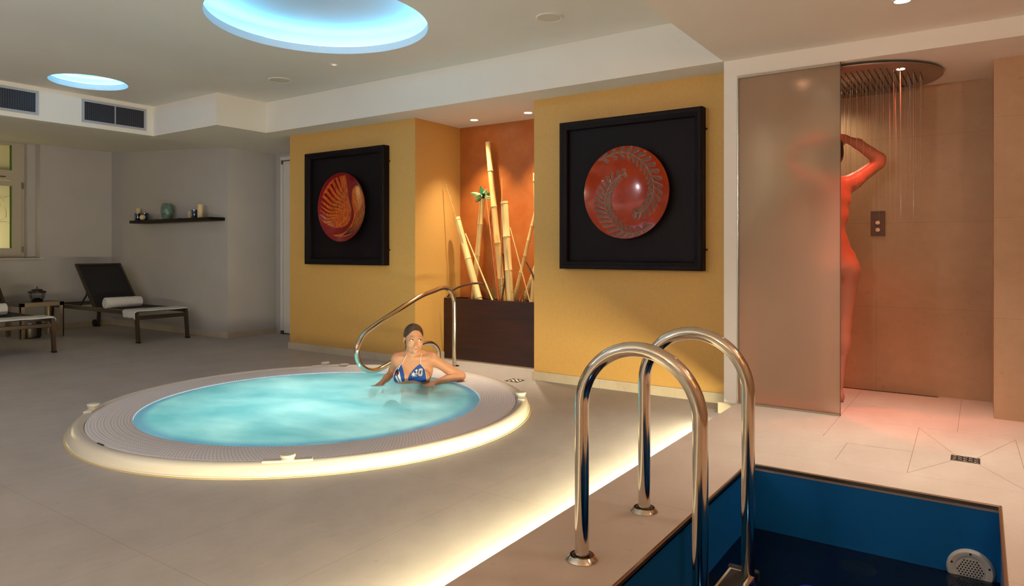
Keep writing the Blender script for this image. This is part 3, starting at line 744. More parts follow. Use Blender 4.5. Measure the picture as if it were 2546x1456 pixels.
cane((1227, 598), (1240, 750), .007, .009, [628, 672, 700], 5.15, 'orange_cane', 'bright orange thin cane beside the tallest bamboo', 'cane', OR, G3, n=10)
cane((1184, 583), (1166, 750), .004, .007, [620, 700], 5.24, 'orange_cane', 'bright orange thin cane behind the leftmost thick cane', 'cane', OR, G3, n=10)
cane((1298, 730), (1291, 752), .008, .009, [740], 5.13, 'orange_cane', 'short stub of orange cane at the right end of the planter', 'cane', OR, G3, n=10)
BARK = mat('dark_bark', (84, 52, 30), .8, vary=(58, 34, 20), scale=30, bump=.2)
def branch(pts, rad, Yv, name, label, cat='branch', mt=None, group=None):
    P_ = [PX(x, y, Yv + q) for x, y, q in pts]; o0 = P_[-1]
    n = len(P_); o = MB().tube(bez([p - o0 for p in P_], 6), [rad * (.45 + .55 * math.sin(math.pi * (.12 + .8 * i / ((n - 1) * 6)))) for i in range((n - 1) * 6 + 1)], 8).build(name, mt or BARK, None, True)
    o.location = o0; return tag(o, label, cat, group)
branch([(1112, 738, -.06), (1127, 721, -.05), (1150, 710, -.03), (1180, 704, 0), (1205, 707, .02), (1216, 730, .03), (1218, 752, .03)], .010, 5.10, 'bark_branch', 'curved dark bark branch arching over the left end of the planter')
branch([(1308, 650, 0), (1320, 672, 0), (1332, 702, -.01), (1340, 722, -.02), (1345, 752, -.02)], .010, 5.12, 'bark_branch', 'dark curved bark piece at the right end of the planter')
branch([(1250, 630, 0), (1254, 645, .01), (1256, 672, .02), (1255, 700, .01), (1250, 730, 0), (1247, 752, 0)], .009, 5.15, 'seed_pod', 'dark dry seed pod on a stalk beside the middle cane', 'seed pod')
# dry grass
gmt = mat('dry_grass', (104, 96, 54), .8)
def grass(px, label, sp, n):
    rnd = random.Random(px); b0 = PX(px, 752, 5.14); m = MB()
    for k in range(n):
        a = rnd.uniform(-1, 1) * sp; h = rnd.uniform(.1, .26); dy = rnd.uniform(-.03, .05)
        m.tube([(a * .05, 0, -.06), (a * .3 * h, dy * .5, h * .5), (a * h, dy, h * (.95 - .3 * abs(a)))], [.002, .0016, .0004], 5)
    o = m.build('grass_tuft', gmt, None, True); o.location = b0; tag(o, label, 'dry grass', 'tufts of dry grass in the planter'); 
grass(1222, 'tuft of dry green-brown grass left of the tallest bamboo foot', .7, 34)
grass(1292, 'tuft of dry grass near the right end of the planter', 1.1, 16)
# leaf rosette
def rosette():
    c = PX(1200, 490, 5.24); t = thing('leaf_rosette', 'green and cream leaf rosette set on top of a bamboo cane', 'plant', c)
    lg = mat('green_leaf', (30, 98, 52), .35, vary=(20, 70, 40), scale=20); lp = mat('cream_leaf', (196, 214, 160), .4, vary=(160, 190, 124), scale=20)
    ir = Vector((math.cos(TH), math.sin(TH), 0)); ia = Vector((-math.sin(TH), math.cos(TH), 0))
    for k, (dx, dz, dy, ln, wd, mt) in enumerate(((-.9, .45, -.3, .105, .034, lp), (-.55, .15, -.6, .085, .03, lp), (-.15, 1, .1, .10, .03, lg), (.15, .5, -.6, .07, .034, lg), (.45, .9, -.1, .085, .026, lp),
                                                  (.8, .05, -.5, .08, .026, lp), (.7, .6, .5, .085, .028, lg), (-.6, -.25, -.5, .07, .026, lg), (-.3, .6, .6, .08, .03, lg), (-.05, .35, -.9, .06, .03, lp))):
        d = (ir * dx + ia * dy + Vector((0, 0, dz))).normalized(); s = d.cross(ia if abs(d.dot(ia)) < .8 else ir).normalized(); nn = d.cross(s)
        vs = []; N = 8
        for i in range(N + 1):
            q = i / N; wq = wd * 1.35 * math.sin(math.pi * min(1, q * .92 + .08)) ** .8 / 2; p = d * ln * 1.35 * q - Vector((0, 0, 1)) * .025 * q * q
            vs += [p + s * wq + nn * .004 , p - nn * .002, p - s * wq + nn * .004]
        fs = []
        for i in range(N):
            for j in (0, 1): fs.append((i * 3 + j, i * 3 + j + 1, i * 3 + j + 4, i * 3 + j + 3))
        o = MB().add(vs, fs).build('leaf', mt, t, True); sd = o.modifiers.new('thick', 'SOLIDIFY'); sd.thickness = .0015
    MB().lathe([(.001, .01), (.02, .006), (.024, -.012), (.001, -.02)], 16).build('pot_moss', mat('dark_moss', (30, 26, 34), .9), t, True)
rosette()

# ------------------------------------------------------------------ framed ceramic plates
def catmull(p, n=10): return [(q.x, q.y) for q in bez([(a, b, 0) for a, b in p], n)]
def cap_d(x, y, a, b, ra, rb):
    ax, ay = a; bx, by = b[0] - ax, b[1] - ay; L = bx * bx + by * by + 1e-12
    h = np.clip(((x - ax) * bx + (y - ay) * by) / L, 0, 1)
    return np.hypot(x - ax - h * bx, y - ay - h * by) - (ra + (rb - ra) * h)
def poly_d(x, y, poly):
    d = np.full(x.shape, 9.); ins = np.zeros(x.shape, bool); n = len(poly)
    for i in range(n):
        a, b = poly[i], poly[(i + 1) % n]; d = np.minimum(d, cap_d(x, y, a, b, 0, 0))
        if a[1] != b[1]: ins ^= ((a[1] > y) != (b[1] > y)) & (x < (b[0] - a[0]) * (y - a[1]) / (b[1] - a[1]) + a[0])
    return np.where(ins, -d, d)
def fern_fields(x, y):
    d = np.full(x.shape, 9.); v = np.full(x.shape, 9.)
    for stem, sgn in (([(-.62, .73), (-.2, .87), (.13, .81), (.38, .61), (.56, .32), (.61, .03), (.54, -.2), (.38, -.4), (.16, -.45)], 1),
                      ([(.60, -.72), (.23, -.88), (-.09, -.82), (-.34, -.62), (-.49, -.4), (-.54, -.17), (-.49, .06), (-.34, .27), (-.06, .42)], 1)):
        c = catmull(stem, 12); N = len(c)
        for i in range(N - 1): d = np.minimum(d, cap_d(x, y, c[i], c[i + 1], .018, .018)); v = np.minimum(v, cap_d(x, y, c[i], c[i + 1], .006, .006))
        k = 3
        while k < N - 1:
            p = c[k]; t = np.array([c[min(k + 1, N - 1)][0] - c[k - 1][0], c[min(k + 1, N - 1)][1] - c[k - 1][1]]); t /= np.hypot(*t)
            s = k / N
            for side in (1, -1):
                nrm = np.array([-t[1], t[0]]) * side
                outer = (nrm @ np.array(p)) > 0
                ln = (.23 if outer else .17) * math.sin(math.pi * min(.97, .16 + s * .8)) ** .6
                dv = t * .62 + nrm * .78; b = np.array(p) + dv * ln
                if np.hypot(*b) > .96: b = b * .96 / np.hypot(*b)
                d = np.minimum(d, cap_d(x, y, p, b, .018, .040 if outer else .032))
            k += 5
    return d, v
def feather_fields(x, y):
    n = lambda X, Y: ((X - 462) / 238, -(Y - 752) / 360)
    L = catmull([n(*q) for q in ((505, 420), (500, 540), (505, 660), (528, 770), (522, 880), (480, 945), (400, 965), (300, 925), (245, 840), (250, 700), (290, 560), (380, 450), (505, 420))], 6)
    Rr = catmull([n(*q) for q in ((535, 700), (545, 600), (580, 545), (630, 545), (675, 620), (698, 740), (690, 850), (640, 960), (560, 1030), (470, 1062), (370, 1045), (470, 1020), (540, 930), (560, 830), (535, 700))], 6)
    dl = poly_d(x, y, L); dr = poly_d(x, y, Rr)
    # dark curved barbs cutting into the feathers
    v = np.full(x.shape, 9.); cut = np.full(x.shape, 9.)
    for i in range(12):
        q = i / 11; e = n(252 + 210 * max(0, q - .45) ** 1.3 * 1.9 - 6 + 0, 940 - 520 * q)          # outer end, left border from bottom to top
        m_ = n(330 + 130 * q, 930 - 350 * q + 10); i_ = n(400 + 95 * q, 900 - 300 * q + 40)
        c = catmull([e, ((e[0] + m_[0]) / 2 - .02, (e[1] + m_[1]) / 2 - .07), m_, i_], 8)
        for k in range(len(c) - 1):
            w0, w1 = 1 - k / len(c), 1 - (k + 1) / len(c); v = np.minimum(v, cap_d(x, y, c[k], c[k + 1], .020 * w0, .020 * w1))
            if w0 > .5: cut = np.minimum(cut, cap_d(x, y, c[k], c[k + 1], .05 * (w0 - .5) * 2, .05 * (w1 - .5) * 2))
    for i in range(6):
        g = i * 22; c = catmull([n(*p_) for p_ in ((690 - g * .8, 700 + g), (692 - g * 1.0, 820 + g * .4), (655 - g * .9, 930 + g * .2), (580 - g * .7, 1010 - g * .1), (470 + g * .3, 1050 - g * .3))], 8)
        for k in range(len(c) - 1): v = np.minimum(v, cap_d(x, y, c[k], c[k + 1], .012, .012))
    for i in range(60):
        rr = random.Random(i); X0, Y0 = rr.uniform(300, 680), rr.uniform(480, 960); c = [n(X0, Y0), n(X0 - 9, Y0 + 26)]; v = np.minimum(v, cap_d(x, y, c[0], c[1], .010, .003))
    dl = np.maximum(dl, -cut); v = np.where(np.minimum(dl, dr) < .01, v, 9.)
    return np.minimum(dl, dr), v

def plate_mat(name, base, base2, pat, pat2, vein, relief):
    m = bpy.data.materials.new(name); n = NT(m)
    a = n.new('ShaderNodeAttribute', attribute_name='shape'); b = n.new('ShaderNodeAttribute', attribute_name='vein')
    ms = n.ramp(a.outputs['Fac'], .008, -.008); mv = n.ramp(b.outputs['Fac'], .006, -.006)
    v = n.coord((1, 1, 1)); f = n.ramp(n.noise(9, 5, v), .35, .65); f2 = n.ramp(n.noise(45, 3, n.coord((1.6, 1, .5))), .38, .62)
    c = n.mix(ms, n.mix(f, lin(base), lin(base2)), n.mix(f2, lin(pat), lin(pat2))); c = n.mix(mv, c, lin(vein))
    n.link(c, n.bsdf.inputs['Base Color'])
    n.link(n.math('ADD', .10, n.math('MULTIPLY', ms, .28 if relief else .02)), n.bsdf.inputs['Roughness'])
    n.bsdf.inputs['Specular IOR Level'].default_value = .35; n.bsdf.inputs['Coat Weight'].default_value = .08 if relief else .2; n.bsdf.inputs['Coat Roughness'].default_value = .05
    return m
def picture(cx, label, field, pm, lift):
    t = thing('framed_plate', label, 'wall art', (cx, 4.69, 1.474))
    h = .567; b = .055
    m = MB()
    for a in range(4):
        rot = Matrix.Rotation(a * math.pi / 2, 4, 'Y')
        prof = [(h, -.004), (h, -.078), (h - .008, -.086), (h - .016, -.083), (h - .030, -.083), (h - .036, -.078), (h - b, -.070), (h - b - .006, -.060), (h - b - .008, -.03)]
        vs = []
        for s in (-1, 1):
            for (q, yv) in prof: vs.append(rot @ Vector((s * q, yv, q)))
        k = len(prof); m.add(vs, [(i, i + 1, k + i + 1, k + i) for i in range(k - 1)])
    m.build('frame', M['frame'], t, True)
    MB().box(-h + .01, -.030, -h + .01, h - .01, -.004, h - .01).build('back_panel', M['frame'], t)
    r0 = .338; ym = -.100; dome = -.055
    n_ = 150; xs = np.linspace(-1, 1, n_ + 1)
    NR, NA = 90, 300; vs = [(0, ym - dome, 0)]; uv = [(0, 0)]
    for i in range(1, NR + 1):
        q = i / NR
        for k in range(NA):
            a = 2 * math.pi * k / NA; vs.append((r0 * q * math.cos(a), ym - dome * (1 - q ** 2.3), r0 * q * math.sin(a))); uv.append((q * math.cos(a), q * math.sin(a)))
    uv = np.array(uv); d, v = field(uv[:, 0], uv[:, 1])
    if lift:
        up = np.clip(.5 - d / .02, 0, 1) * lift; vs = [(x, y - up[i], z) for i, (x, y, z) in enumerate(vs)]
    fs = [(0, 1 + k, 1 + (k + 1) % NA) for k in range(NA)]
    for i in range(NR - 1):
        for k in range(NA): fs.append((1 + i * NA + k, 1 + (i + 1) * NA + k, 1 + (i + 1) * NA + (k + 1) % NA, 1 + i * NA + (k + 1) % NA))
    me = bpy.data.meshes.new('plate'); me.from_pydata(vs, [], fs); me.materials.append(pm)
    for nm, arr in (('shape', d), ('vein', v)):
        at = me.attributes.new(nm, 'FLOAT', 'POINT'); at.data.foreach_set('value', arr.astype(np.float32))
    for p in me.polygons: p.use_smooth = True
    o = bpy.data.objects.new('plate', me); COL.objects.link(o); o.parent = t; me.update()
    MB().lathe([(r0, ym), (r0 + .002, ym + .004), (r0 - .004, ym + .009), (.20, ym + .052), (.09, ym + .062), (.09, -.031)], 120, (0, 0, 0), 'y').build('plate_back', mat('plate_back_glaze', (90, 20, 14), .3), o, True)
    for z in (-.42, .42): MB().tube([(h - .004, -.006, z), (h + .012, -.006, z)], .007, 8).build('bracket', M['black'], t)
picture(-2.148, 'large square black framed orange ceramic plate with two raised fern sprays', fern_fields,
        plate_mat('orange_glaze', (156, 50, 8), (138, 38, 6), (112, 78, 56), (92, 62, 46), (134, 96, 66), True), .004)
picture(-5.193, 'square black framed dark red ceramic plate with orange feather swirls, left of the niche', feather_fields,
        plate_mat('red_glaze', (122, 12, 16), (104, 8, 14), (206, 92, 24), (150, 62, 20), (56, 36, 24), False), 0)

# ------------------------------------------------------------------ loungers
def lounger(y0, label):
    t = thing('sun_lounger', label, 'sun lounger', (-8.9, y0 + .30, 0), 0, 'dark sun loungers by the lounge wall')
    X0, X1 = -1.17, 1.0; hw = .29; zt = .36; f = M['bronze']
    for s in (-1, 1):
        MB().box(X0, s * hw - .014, zt - .05, X1, s * hw + .014, zt, .004).build('side_rail', f, t)
    MB().box(X1 - .02, -hw, zt - .10, X1 + .008, hw, zt - .058, .004).build('cross_bar', f, t)
    MB().box(X0, -hw, zt - .05, X0 + .028, hw, zt, .004).build('cross_bar', f, t)
    for sx, x in ((1, X1 - .005), (-1, X0 + .02)):
        for s in (-1, 1):
            sp = .04 * sx
            if sx > 0: vs = [(x - .03, zt), (x + .012, zt)]
            vs = []
            for (xx, z) in ((x - .022, zt), (x + .022, zt), (x + .022 + sp, .014), (x - .022 + sp, .014)):
                vs.append((xx, z))
            y_in, y_out = s * (hw - .014), s * (hw + .016); m = MB()
            q = [(a, y_in, z) for a, z in vs] + [(a, y_out, z) for a, z in vs]
            m.add(q, [(0, 1, 2, 3), (7, 6, 5, 4), (0, 4, 5, 1), (1, 5, 6, 2), (2, 6, 7, 3), (3, 7, 4, 0)])
            lg = m.build('leg', f, t)
            MB().box(x - .026 + sp, min(y_in, y_out) - .004, 0, x + .03 + sp, max(y_in, y_out) + .004, .016, .003).build('foot_cap', M['black'], lg)
            if sx < 0 and s > 0: MB().lathe([(.001, -.012), (.045, -.012), (.05, -.008), (.05, .008), (.045, .012), (.001, .012)], 24, (x - .03, s * (hw - .05), .05), 'y').build('wheel', M['black'], lg, True)
    MB().box(-.06, -hw + .014, zt - .014, X1 - .005, hw - .014, zt - .006, .002).build('seat', M['darkmesh'], t)
    # backrest tilted
    b0 = Vector((-.06, 0, zt - .01)); b1 = Vector((-.55, 0, .872)); d = (b1 - b0).normalized(); nn = Vector((d.z, 0, -d.x)); L = (b1 - b0).length
    def slab(x0, x1, y0_, y1_, th, off=0):
        vs = [b0 + d * a + Vector((0, yy, 0)) + nn * (off + o_) for o_ in (-th / 2, th / 2) for yy in (y0_, y1_) for a in (x0, x1)]
        return MB().add(vs, [(0, 2, 3, 1), (4, 5, 7, 6), (0, 1, 5, 4), (2, 6, 7, 3), (0, 4, 6, 2), (1, 3, 7, 5)])
    bk = slab(.0, L - .012, -hw + .04, hw - .04, .006).build('backrest', M['darkmesh'], t)
    for s in (-1, 1): slab(0, L, s * (hw - .028) - .014, s * (hw - .028) + .014, .03).build('back_frame', f, bk)
    slab(L - .03, L, -hw + .042, hw - .042, .028).build('back_frame', f, bk)
    slab(L * .50, L * .50 + .03, -hw + .042, hw - .042, .014, -.006).build('back_slat', M['black'], bk)
    for s in (-1, 1):
        p = b0 + d * .26 + Vector((0, s * (hw - .04), 0))
        MB().tube([p, Vector((-.47, s * (hw - .035), zt - .02))], .011, 8).tube([p + Vector((-.0, 0, -.02)), p + Vector((-.07, 0, -.025))], .009, 8).build('support_strut', f, t)
    return t
LR = lounger(3.98, 'dark mesh sun lounger by the shelf wall, the fully visible one of the two')
LL = lounger(2.545, 'dark mesh sun lounger cut by the left edge of the photo')
# towels
def roll(x, y, label):
    m = MB(); r = .066; L = .42
    prof = [(.001, 0), (r - .012, 0), (r - .002, .006), (r, .02), (r, L - .02), (r - .002, L - .006), (r - .012, L), (.001, L)]
    m.lathe(prof, 28, (0, -L / 2, 0), 'y'); sp = []
    for i in range(60):
        a = i * .33; q = .006 + (r - .010) * i / 60; sp.append((q * math.cos(a), -L / 2 - .001, q * math.sin(a)))
    m.tube(sp, .0028, 5)
    o = m.build('rolled_towel', M['towel'], None, True); o.location = (x, y, .355 + r); o.rotation_euler = (0, 0, R(-3))
    tag(o, label, 'towel', 'white rolled towels')
roll(-8.60, 4.18, 'white rolled towel lying across the fully visible sun lounger')
roll(-8.60, 2.76, 'white rolled towel at the left edge of the photo, on the cut-off lounger')
def drape(y0, label):
    rnd = random.Random(int(y0 * 100)); vs = []; NX, NY = 16, 40
    hang = .085; W_ = .60
    for i in range(NX + 1):
        u = i / NX
        for j in range(NY + 1):
            s = j / NY * (W_ + hang + .03) - hang
            if s < 0: y = -.022 + .003 * math.sin(u * 9); z = .366 + s
            elif s > W_ : y = W_ + .012; z = .366 - (s - W_)
            else: y = s; z = .368
            if s < 0: y -= .0
            x = -.26 + .10 * max(0, s) + u * (.28 - .10 * max(0, s)) + .006 * math.sin(s * 9 + u * 3) + (-.03 * s / hang if s < 0 else 0) * (1 - u)
            if u > .88: z -= (u - .88) * .12
            z += .0015 * math.sin(x * 60 + s * 23)
            vs.append((x, y - .31, z))
    fs = [(i * (NY + 1) + j, (i + 1) * (NY + 1) + j, (i + 1) * (NY + 1) + j + 1, i * (NY + 1) + j + 1) for i in range(NX) for j in range(NY)]
    o = MB().add(vs, fs).build('draped_towel', M['towel'], None, True); sd = o.modifiers.new('thick', 'SOLIDIFY'); sd.thickness = .004; sd.offset = 1
    o.location = (-7.90, y0 + .31, 0); tag(o, label, 'towel', 'white towels over the lounger foot ends')
drape(3.98, 'white towel folded over the foot end of the fully visible lounger')
drape(2.545, 'white towel folded over the foot end of the lounger cut by the left edge')

def side_table():
    t = thing('side_table', 'low square steel side table with dark top between the two loungers', 'side table', (-9.56, 3.605, 0))
    hx, hy, H = .21, .235, .425; b = .05
    MB().box(-hx + .004, -hy + .004, H - .012, hx - .004, hy - .004, H, .002).build('tabletop', mat('dark_tabletop', (40, 38, 42), .35), t)
    for s in (-1, 1): MB().box(-hx, s * hy - (.0 if s < 0 else .012), H - b, hx, s * hy + (.012 if s < 0 else 0), H - .001, .002).build('apron', M['silver'], t)
    for s in (-1, 1): MB().box(s * hx - (.0 if s < 0 else .012), -hy, H - b, s * hx + (.012 if s < 0 else 0), hy, H - .001, .002).build('apron', M['silver'], t)
    for sx in (-1, 1):
        for sy in (-1, 1):
            x0 = sx * hx - (0 if sx < 0 else b * .8); y0 = sy * hy - (0 if sy < 0 else .014)
            MB().box(x0, y0, 0, x0 + b * .8, y0 + .014, H - .004, .002).box((sx * hx - (0 if sx < 0 else .014)), sy * hy - (0 if sy < 0 else b), 0, (sx * hx - (0 if sx < 0 else .014)) + .014, sy * hy + (b if sy < 0 else 0), H - .004, .002).build('leg', M['silver'], t)
side_table()
def lantern():
    t = thing('glass_lantern', 'small round glass lantern with a dark metal lid on the side table', 'lantern', (-9.49, 3.60, .425)); dk = mat('dark_bronze', (48, 32, 28), .4, .6)
    MB().lathe([(.001, 0), (.062, 0), (.064, .012), (.055, .016), (.001, .016)], 32).build('base', dk, t, True)
    MB().lathe([(.056, .014), (.078, .05), (.088, .09), (.090, .112), (.087, .112), (.085, .09), (.075, .05), (.053, .016)], 40, closed=True).build('glass_bowl', M['glass'], t, True)
    MB().lathe([(.088, .108), (.096, .112), (.096, .124), (.088, .126)], 40, closed=True).build('rim', dk, t, True)
    ld = MB().lathe([(.090, .124), (.070, .134), (.058, .138), (.056, .148), (.030, .156), (.001, .158)], 40).build('lid', dk, t, True)
    MB().lathe([(.006, .156), (.004, .166), (.009, .172), (.007, .18), (.001, .184)], 16).build('knob', dk, ld, True)
    MB().lathe([(.001, .016), (.045, .016), (.05, .03), (.02, .045), (.001, .046)], 24).build('pebbles', mat('dark_pebbles', (52, 30, 24), .6, vary=(24, 16, 14), scale=60), t, True)
    m = MB()
    for a in range(4):
        q = a * math.pi / 2 + .5; m.tube([(.058 * math.cos(q), .058 * math.sin(q), .014), (.080 * math.cos(q), .080 * math.sin(q), .05), (.092 * math.cos(q), .092 * math.sin(q), .115)], .0025, 6)
    m.build('strap', dk, t)
lantern()
t = thing('metal_bucket', 'shiny metal cylinder standing on the floor below the side table', 'bucket', (-9.42, 3.50, 0))
MB().lathe([(.001, .004), (.070, .004), (.072, .01), (.072, .165), (.068, .168), (.066, .165), (.066, .02), (.001, .018)], 32).build('body', M['steel'], t, True)
MB().lathe([(.001, 0), (.105, 0), (.108, .006), (.078, .010), (.001, .012)], 32).build('base', M['black'], t, True)
MB().box(-.02, .07, .01, .02, .115, .19, .006).build('handle', M['black'], t)

# ------------------------------------------------------------------ wall shelf
sh = MB().box(-9.30, 4.60, 1.405, -7.45, 4.80, 1.442, .002).build('wall_shelf', M['wenge'])
tag(sh, 'long dark brown floating shelf on the lounge wall above the lounger', 'shelf')
CREAM = mat('cream_wax', (226, 200, 156), .55, sss=.1); BLUEG = mat('blue_glass', (16, 46, 84), .12, coat=.5)
def xa(px, Yv=4.70): return PX(px, 540, Yv).x
def candle(px, y, r, h, label, z0=1.442):
    t = thing('pillar_candle', label, 'candle', (xa(px, y), y, z0), 0, 'cream candles on the wall shelf')
    MB().lathe([(.001, 0), (r, 0), (r, h - .004), (r - .004, h), (r * .6, h - .003), (.001, h - .005)], 28).build('wax', CREAM, t, True)
    MB().tube([(0, 0, h - .006), (.001, 0, h + .006)], .0015, 6).build('wick', M['black'], t)
def holder(px, y, r, h, label):
    t = thing('candle_holder', label, 'candle holder', (xa(px, y), y, 1.442), 0, 'dark blue glass candle holders')
    MB().lathe([(.001, 0), (r * .96, 0), (r, .004), (r, h), (r - .005, h), (r - .006, .008), (.001, .008)], 32).build('glass', BLUEG, t, True)
holder(342.5, 4.69, .040, .10, 'dark blue glass candle holder, leftmost on the wall shelf')
holder(360, 4.72, .042, .10, 'dark blue glass candle holder behind the ball candle')
holder(483.5, 4.68, .038, .10, 'dark blue glass candle holder beside the tall cream candle')
candle(345, 4.765, .030, .175, 'cream pillar candle standing behind the leftmost blue holder')
candle(498, 4.69, .033, .165, 'tall cream pillar candle at the right end of the wall shelf')
candle(472, 4.75, .020, .09, 'short cream candle partly hidden by the right blue holder')
t = thing('ball_candle', 'round cream ball candle in front of the blue holders on the shelf', 'candle', (xa(354, 4.635), 4.637, 1.442))
MB().lathe([(.001, 0), (.012, .001)] + [(.036 * math.cos(a), .037 + .036 * math.sin(a)) for a in [R(-70 + 10 * k) for k in range(16)]] + [(.001, .073)], 28).build('wax', CREAM, t, True)
MB().tube([(0, 0, .07), (.001, 0, .082)], .0015, 6).build('wick', M['black'], t)
for px, lb in ((389, 'tiny clear glass tealight cup left of the green vase'), (446, 'tiny clear glass tealight cup right of the green vase')):
    t = thing('tealight_cup', lb, 'tealight holder', (xa(px, 4.66), 4.66, 1.442), 0, 'glass tealight cups on the shelf')
    MB().lathe([(.001, 0), (.016, 0), (.018, .018), (.016, .018), (.014, .005), (.001, .005)], 20).build('cup', M['glass'], t, True)
t = thing('stone_vase', 'mottled grey green egg-shaped vase in the middle of the wall shelf', 'vase', (xa(416, 4.69), 4.69, 1.442))
vm = mat('mottled_green_glass', (60, 92, 82), .3, vary=(120, 146, 138), scale=26)
MB().lathe([(.001, 0), (.045, 0), (.058, .02), (.074, .07), (.078, .115), (.072, .165), (.058, .198), (.053, .202), (.050, .198), (.064, .165), (.07, .115), (.066, .07), (.001, .03)], 40).build('body', vm, t, True)
MB().lathe([(.001, .0), (.009, 0)], 16, (.02, -.074, .06), 'y').build('mark', mat('vase_dark_spot', (28, 36, 34), .6), t)

# ------------------------------------------------------------------ people: smooth blended volumes turned into one continuous surface
class Field:
    def __init__(s, lo, hi, h):
        s.lo = np.array(lo, float); s.h = h; s.n = np.ceil((np.array(hi) - s.lo) / h).astype(int) + 1
        s.F = np.full(s.n, 1.0, np.float32)
    def _win(s, c0, c1):
        a = np.maximum(0, np.floor((np.array(c0) - s.lo) / s.h).astype(int)); b = np.minimum(s.n, np.ceil((np.array(c1) - s.lo) / s.h).astype(int) + 1)
        if np.any(b <= a): return None
        g = [s.lo[i] + s.h * np.arange(a[i], b[i]) for i in range(3)]
        return (slice(a[0], b[0]), slice(a[1], b[1]), slice(a[2], b[2])), np.meshgrid(*g, indexing='ij')
    def comb(s, win, d, k, sub=False):
        f = s.F[win]
        if sub:
            d = -d; hh = np.maximum(k - np.abs(f - d), 0) / k; s.F[win] = np.maximum(f, d) + hh * hh * k * .25
        else:
            hh = np.maximum(k - np.abs(f - d), 0) / k; s.F[win] = np.minimum(f, d) - hh * hh * k * .25
    def cap(s, a, b, ra, rb, k=.02, sub=False):
        a = np.array(a, float); b = np.array(b, float); m = max(ra, rb) + k + .03
        w_ = s._win(np.minimum(a, b) - m, np.maximum(a, b) + m)
        if w_ is None: return
        win, (X, Y, Z) = w_; ba = b - a; L = ba @ ba + 1e-12
        h = np.clip(((X - a[0]) * ba[0] + (Y - a[1]) * ba[1] + (Z - a[2]) * ba[2]) / L, 0, 1)
        d = np.sqrt((X - a[0] - h * ba[0]) ** 2 + (Y - a[1] - h * ba[1]) ** 2 + (Z - a[2] - h * ba[2]) ** 2) - (ra + (rb - ra) * h)
        s.comb(win, d, k, sub)
    def ell(s, c, r, k=.02, sub=False, M3=None):
        c = np.array(c, float); r = np.array(r, float); m = r.max() + k + .03
        w_ = s._win(c - m, c + m)
        if w_ is None: return
        win, (X, Y, Z) = w_; X = X - c[0]; Y = Y - c[1]; Z = Z - c[2]
        if M3 is not None: X, Y, Z = [M3[0][i] * X + M3[1][i] * Y + M3[2][i] * Z for i in range(3)]
        k0 = np.sqrt((X / r[0]) ** 2 + (Y / r[1]) ** 2 + (Z / r[2]) ** 2); k1 = np.sqrt((X / r[0] ** 2) ** 2 + (Y / r[1] ** 2) ** 2 + (Z / r[2] ** 2) ** 2) + 1e-9
        s.comb(win, k0 * (k0 - 1) / k1, k, sub)
    def plane(s, nrm, d):
        """keep only the side where nrm.p > d"""
        g = [s.lo[i] + s.h * np.arange(s.n[i]) for i in range(3)]
        v = nrm[0] * g[0][:, None, None] + nrm[1] * g[1][None, :, None] + nrm[2] * g[2][None, None, :]
        s.F = np.maximum(s.F, (d - v).astype(np.float32))
    def mesh(s, name, material, parent):
        F = s.F; IN = F < 0; n = np.array(F.shape) - 1
        cnt = np.zeros(n, int); acc = np.zeros((*n, 3)); wt = np.zeros(n)
        offs = [(i, j, k) for i in (0, 1) for j in (0, 1) for k in (0, 1)]
        sl_ = lambda o: tuple(slice(o[a], n[a] + o[a]) for a in range(3))
        for a in range(3):
            for o in offs:
                if o[a]: continue
                p = list(o); p[a] = 1; f0, f1 = F[sl_(o)], F[sl_(p)]; ch = (f0 < 0) != (f1 < 0)
                t = np.where(ch, f0 / np.where(ch, f0 - f1, 1), 0)
                for q in range(3): acc[..., q] += np.where(ch, o[q] + (t if q == a else 0), 0)
                wt += ch
        act = wt > 0; idx = np.full(n, -1); idx[act] = np.arange(act.sum())
        ii = np.argwhere(act); V = s.lo + s.h * (ii + acc[act] / wt[act][:, None]); Q = []
        for a in range(3):
            b, c = (a + 1) % 3, (a + 2) % 3
            f0 = np.take(IN, range(0, F.shape[a] - 1), a); f1 = np.take(IN, range(1, F.shape[a]), a)
            e = np.argwhere(f0 != f1); e = e[(e[:, b] > 0) & (e[:, c] > 0) & (e[:, b] < n[b]) & (e[:, c] < n[c])]
            ub = np.zeros(3, int); ub[b] = 1; uc = np.zeros(3, int); uc[c] = 1
            g = lambda p: idx[p[:, 0], p[:, 1], p[:, 2]]
            q = np.stack([g(e - ub - uc), g(e - uc), g(e), g(e - ub)], 1); fl = ~f0[e[:, 0], e[:, 1], e[:, 2]]
            q[fl] = q[fl][:, ::-1]; Q.append(q)
        Q = np.concatenate(Q); me = bpy.data.meshes.new(name)
        me.from_pydata(V.tolist(), [], Q.tolist()); me.materials.append(material); me.validate(); me.update()
        for p in me.polygons: p.use_smooth = True
        o = bpy.data.objects.new(name, me); COL.objects.link(o); o.parent = parent
        sm = o.modifiers.new('smooth', 'SMOOTH'); sm.factor = .5; sm.iterations = 2
        return o

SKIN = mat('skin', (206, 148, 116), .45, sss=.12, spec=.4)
SKIN2 = mat('skin_shower', (196, 124, 98), .4, sss=.1, spec=.45)

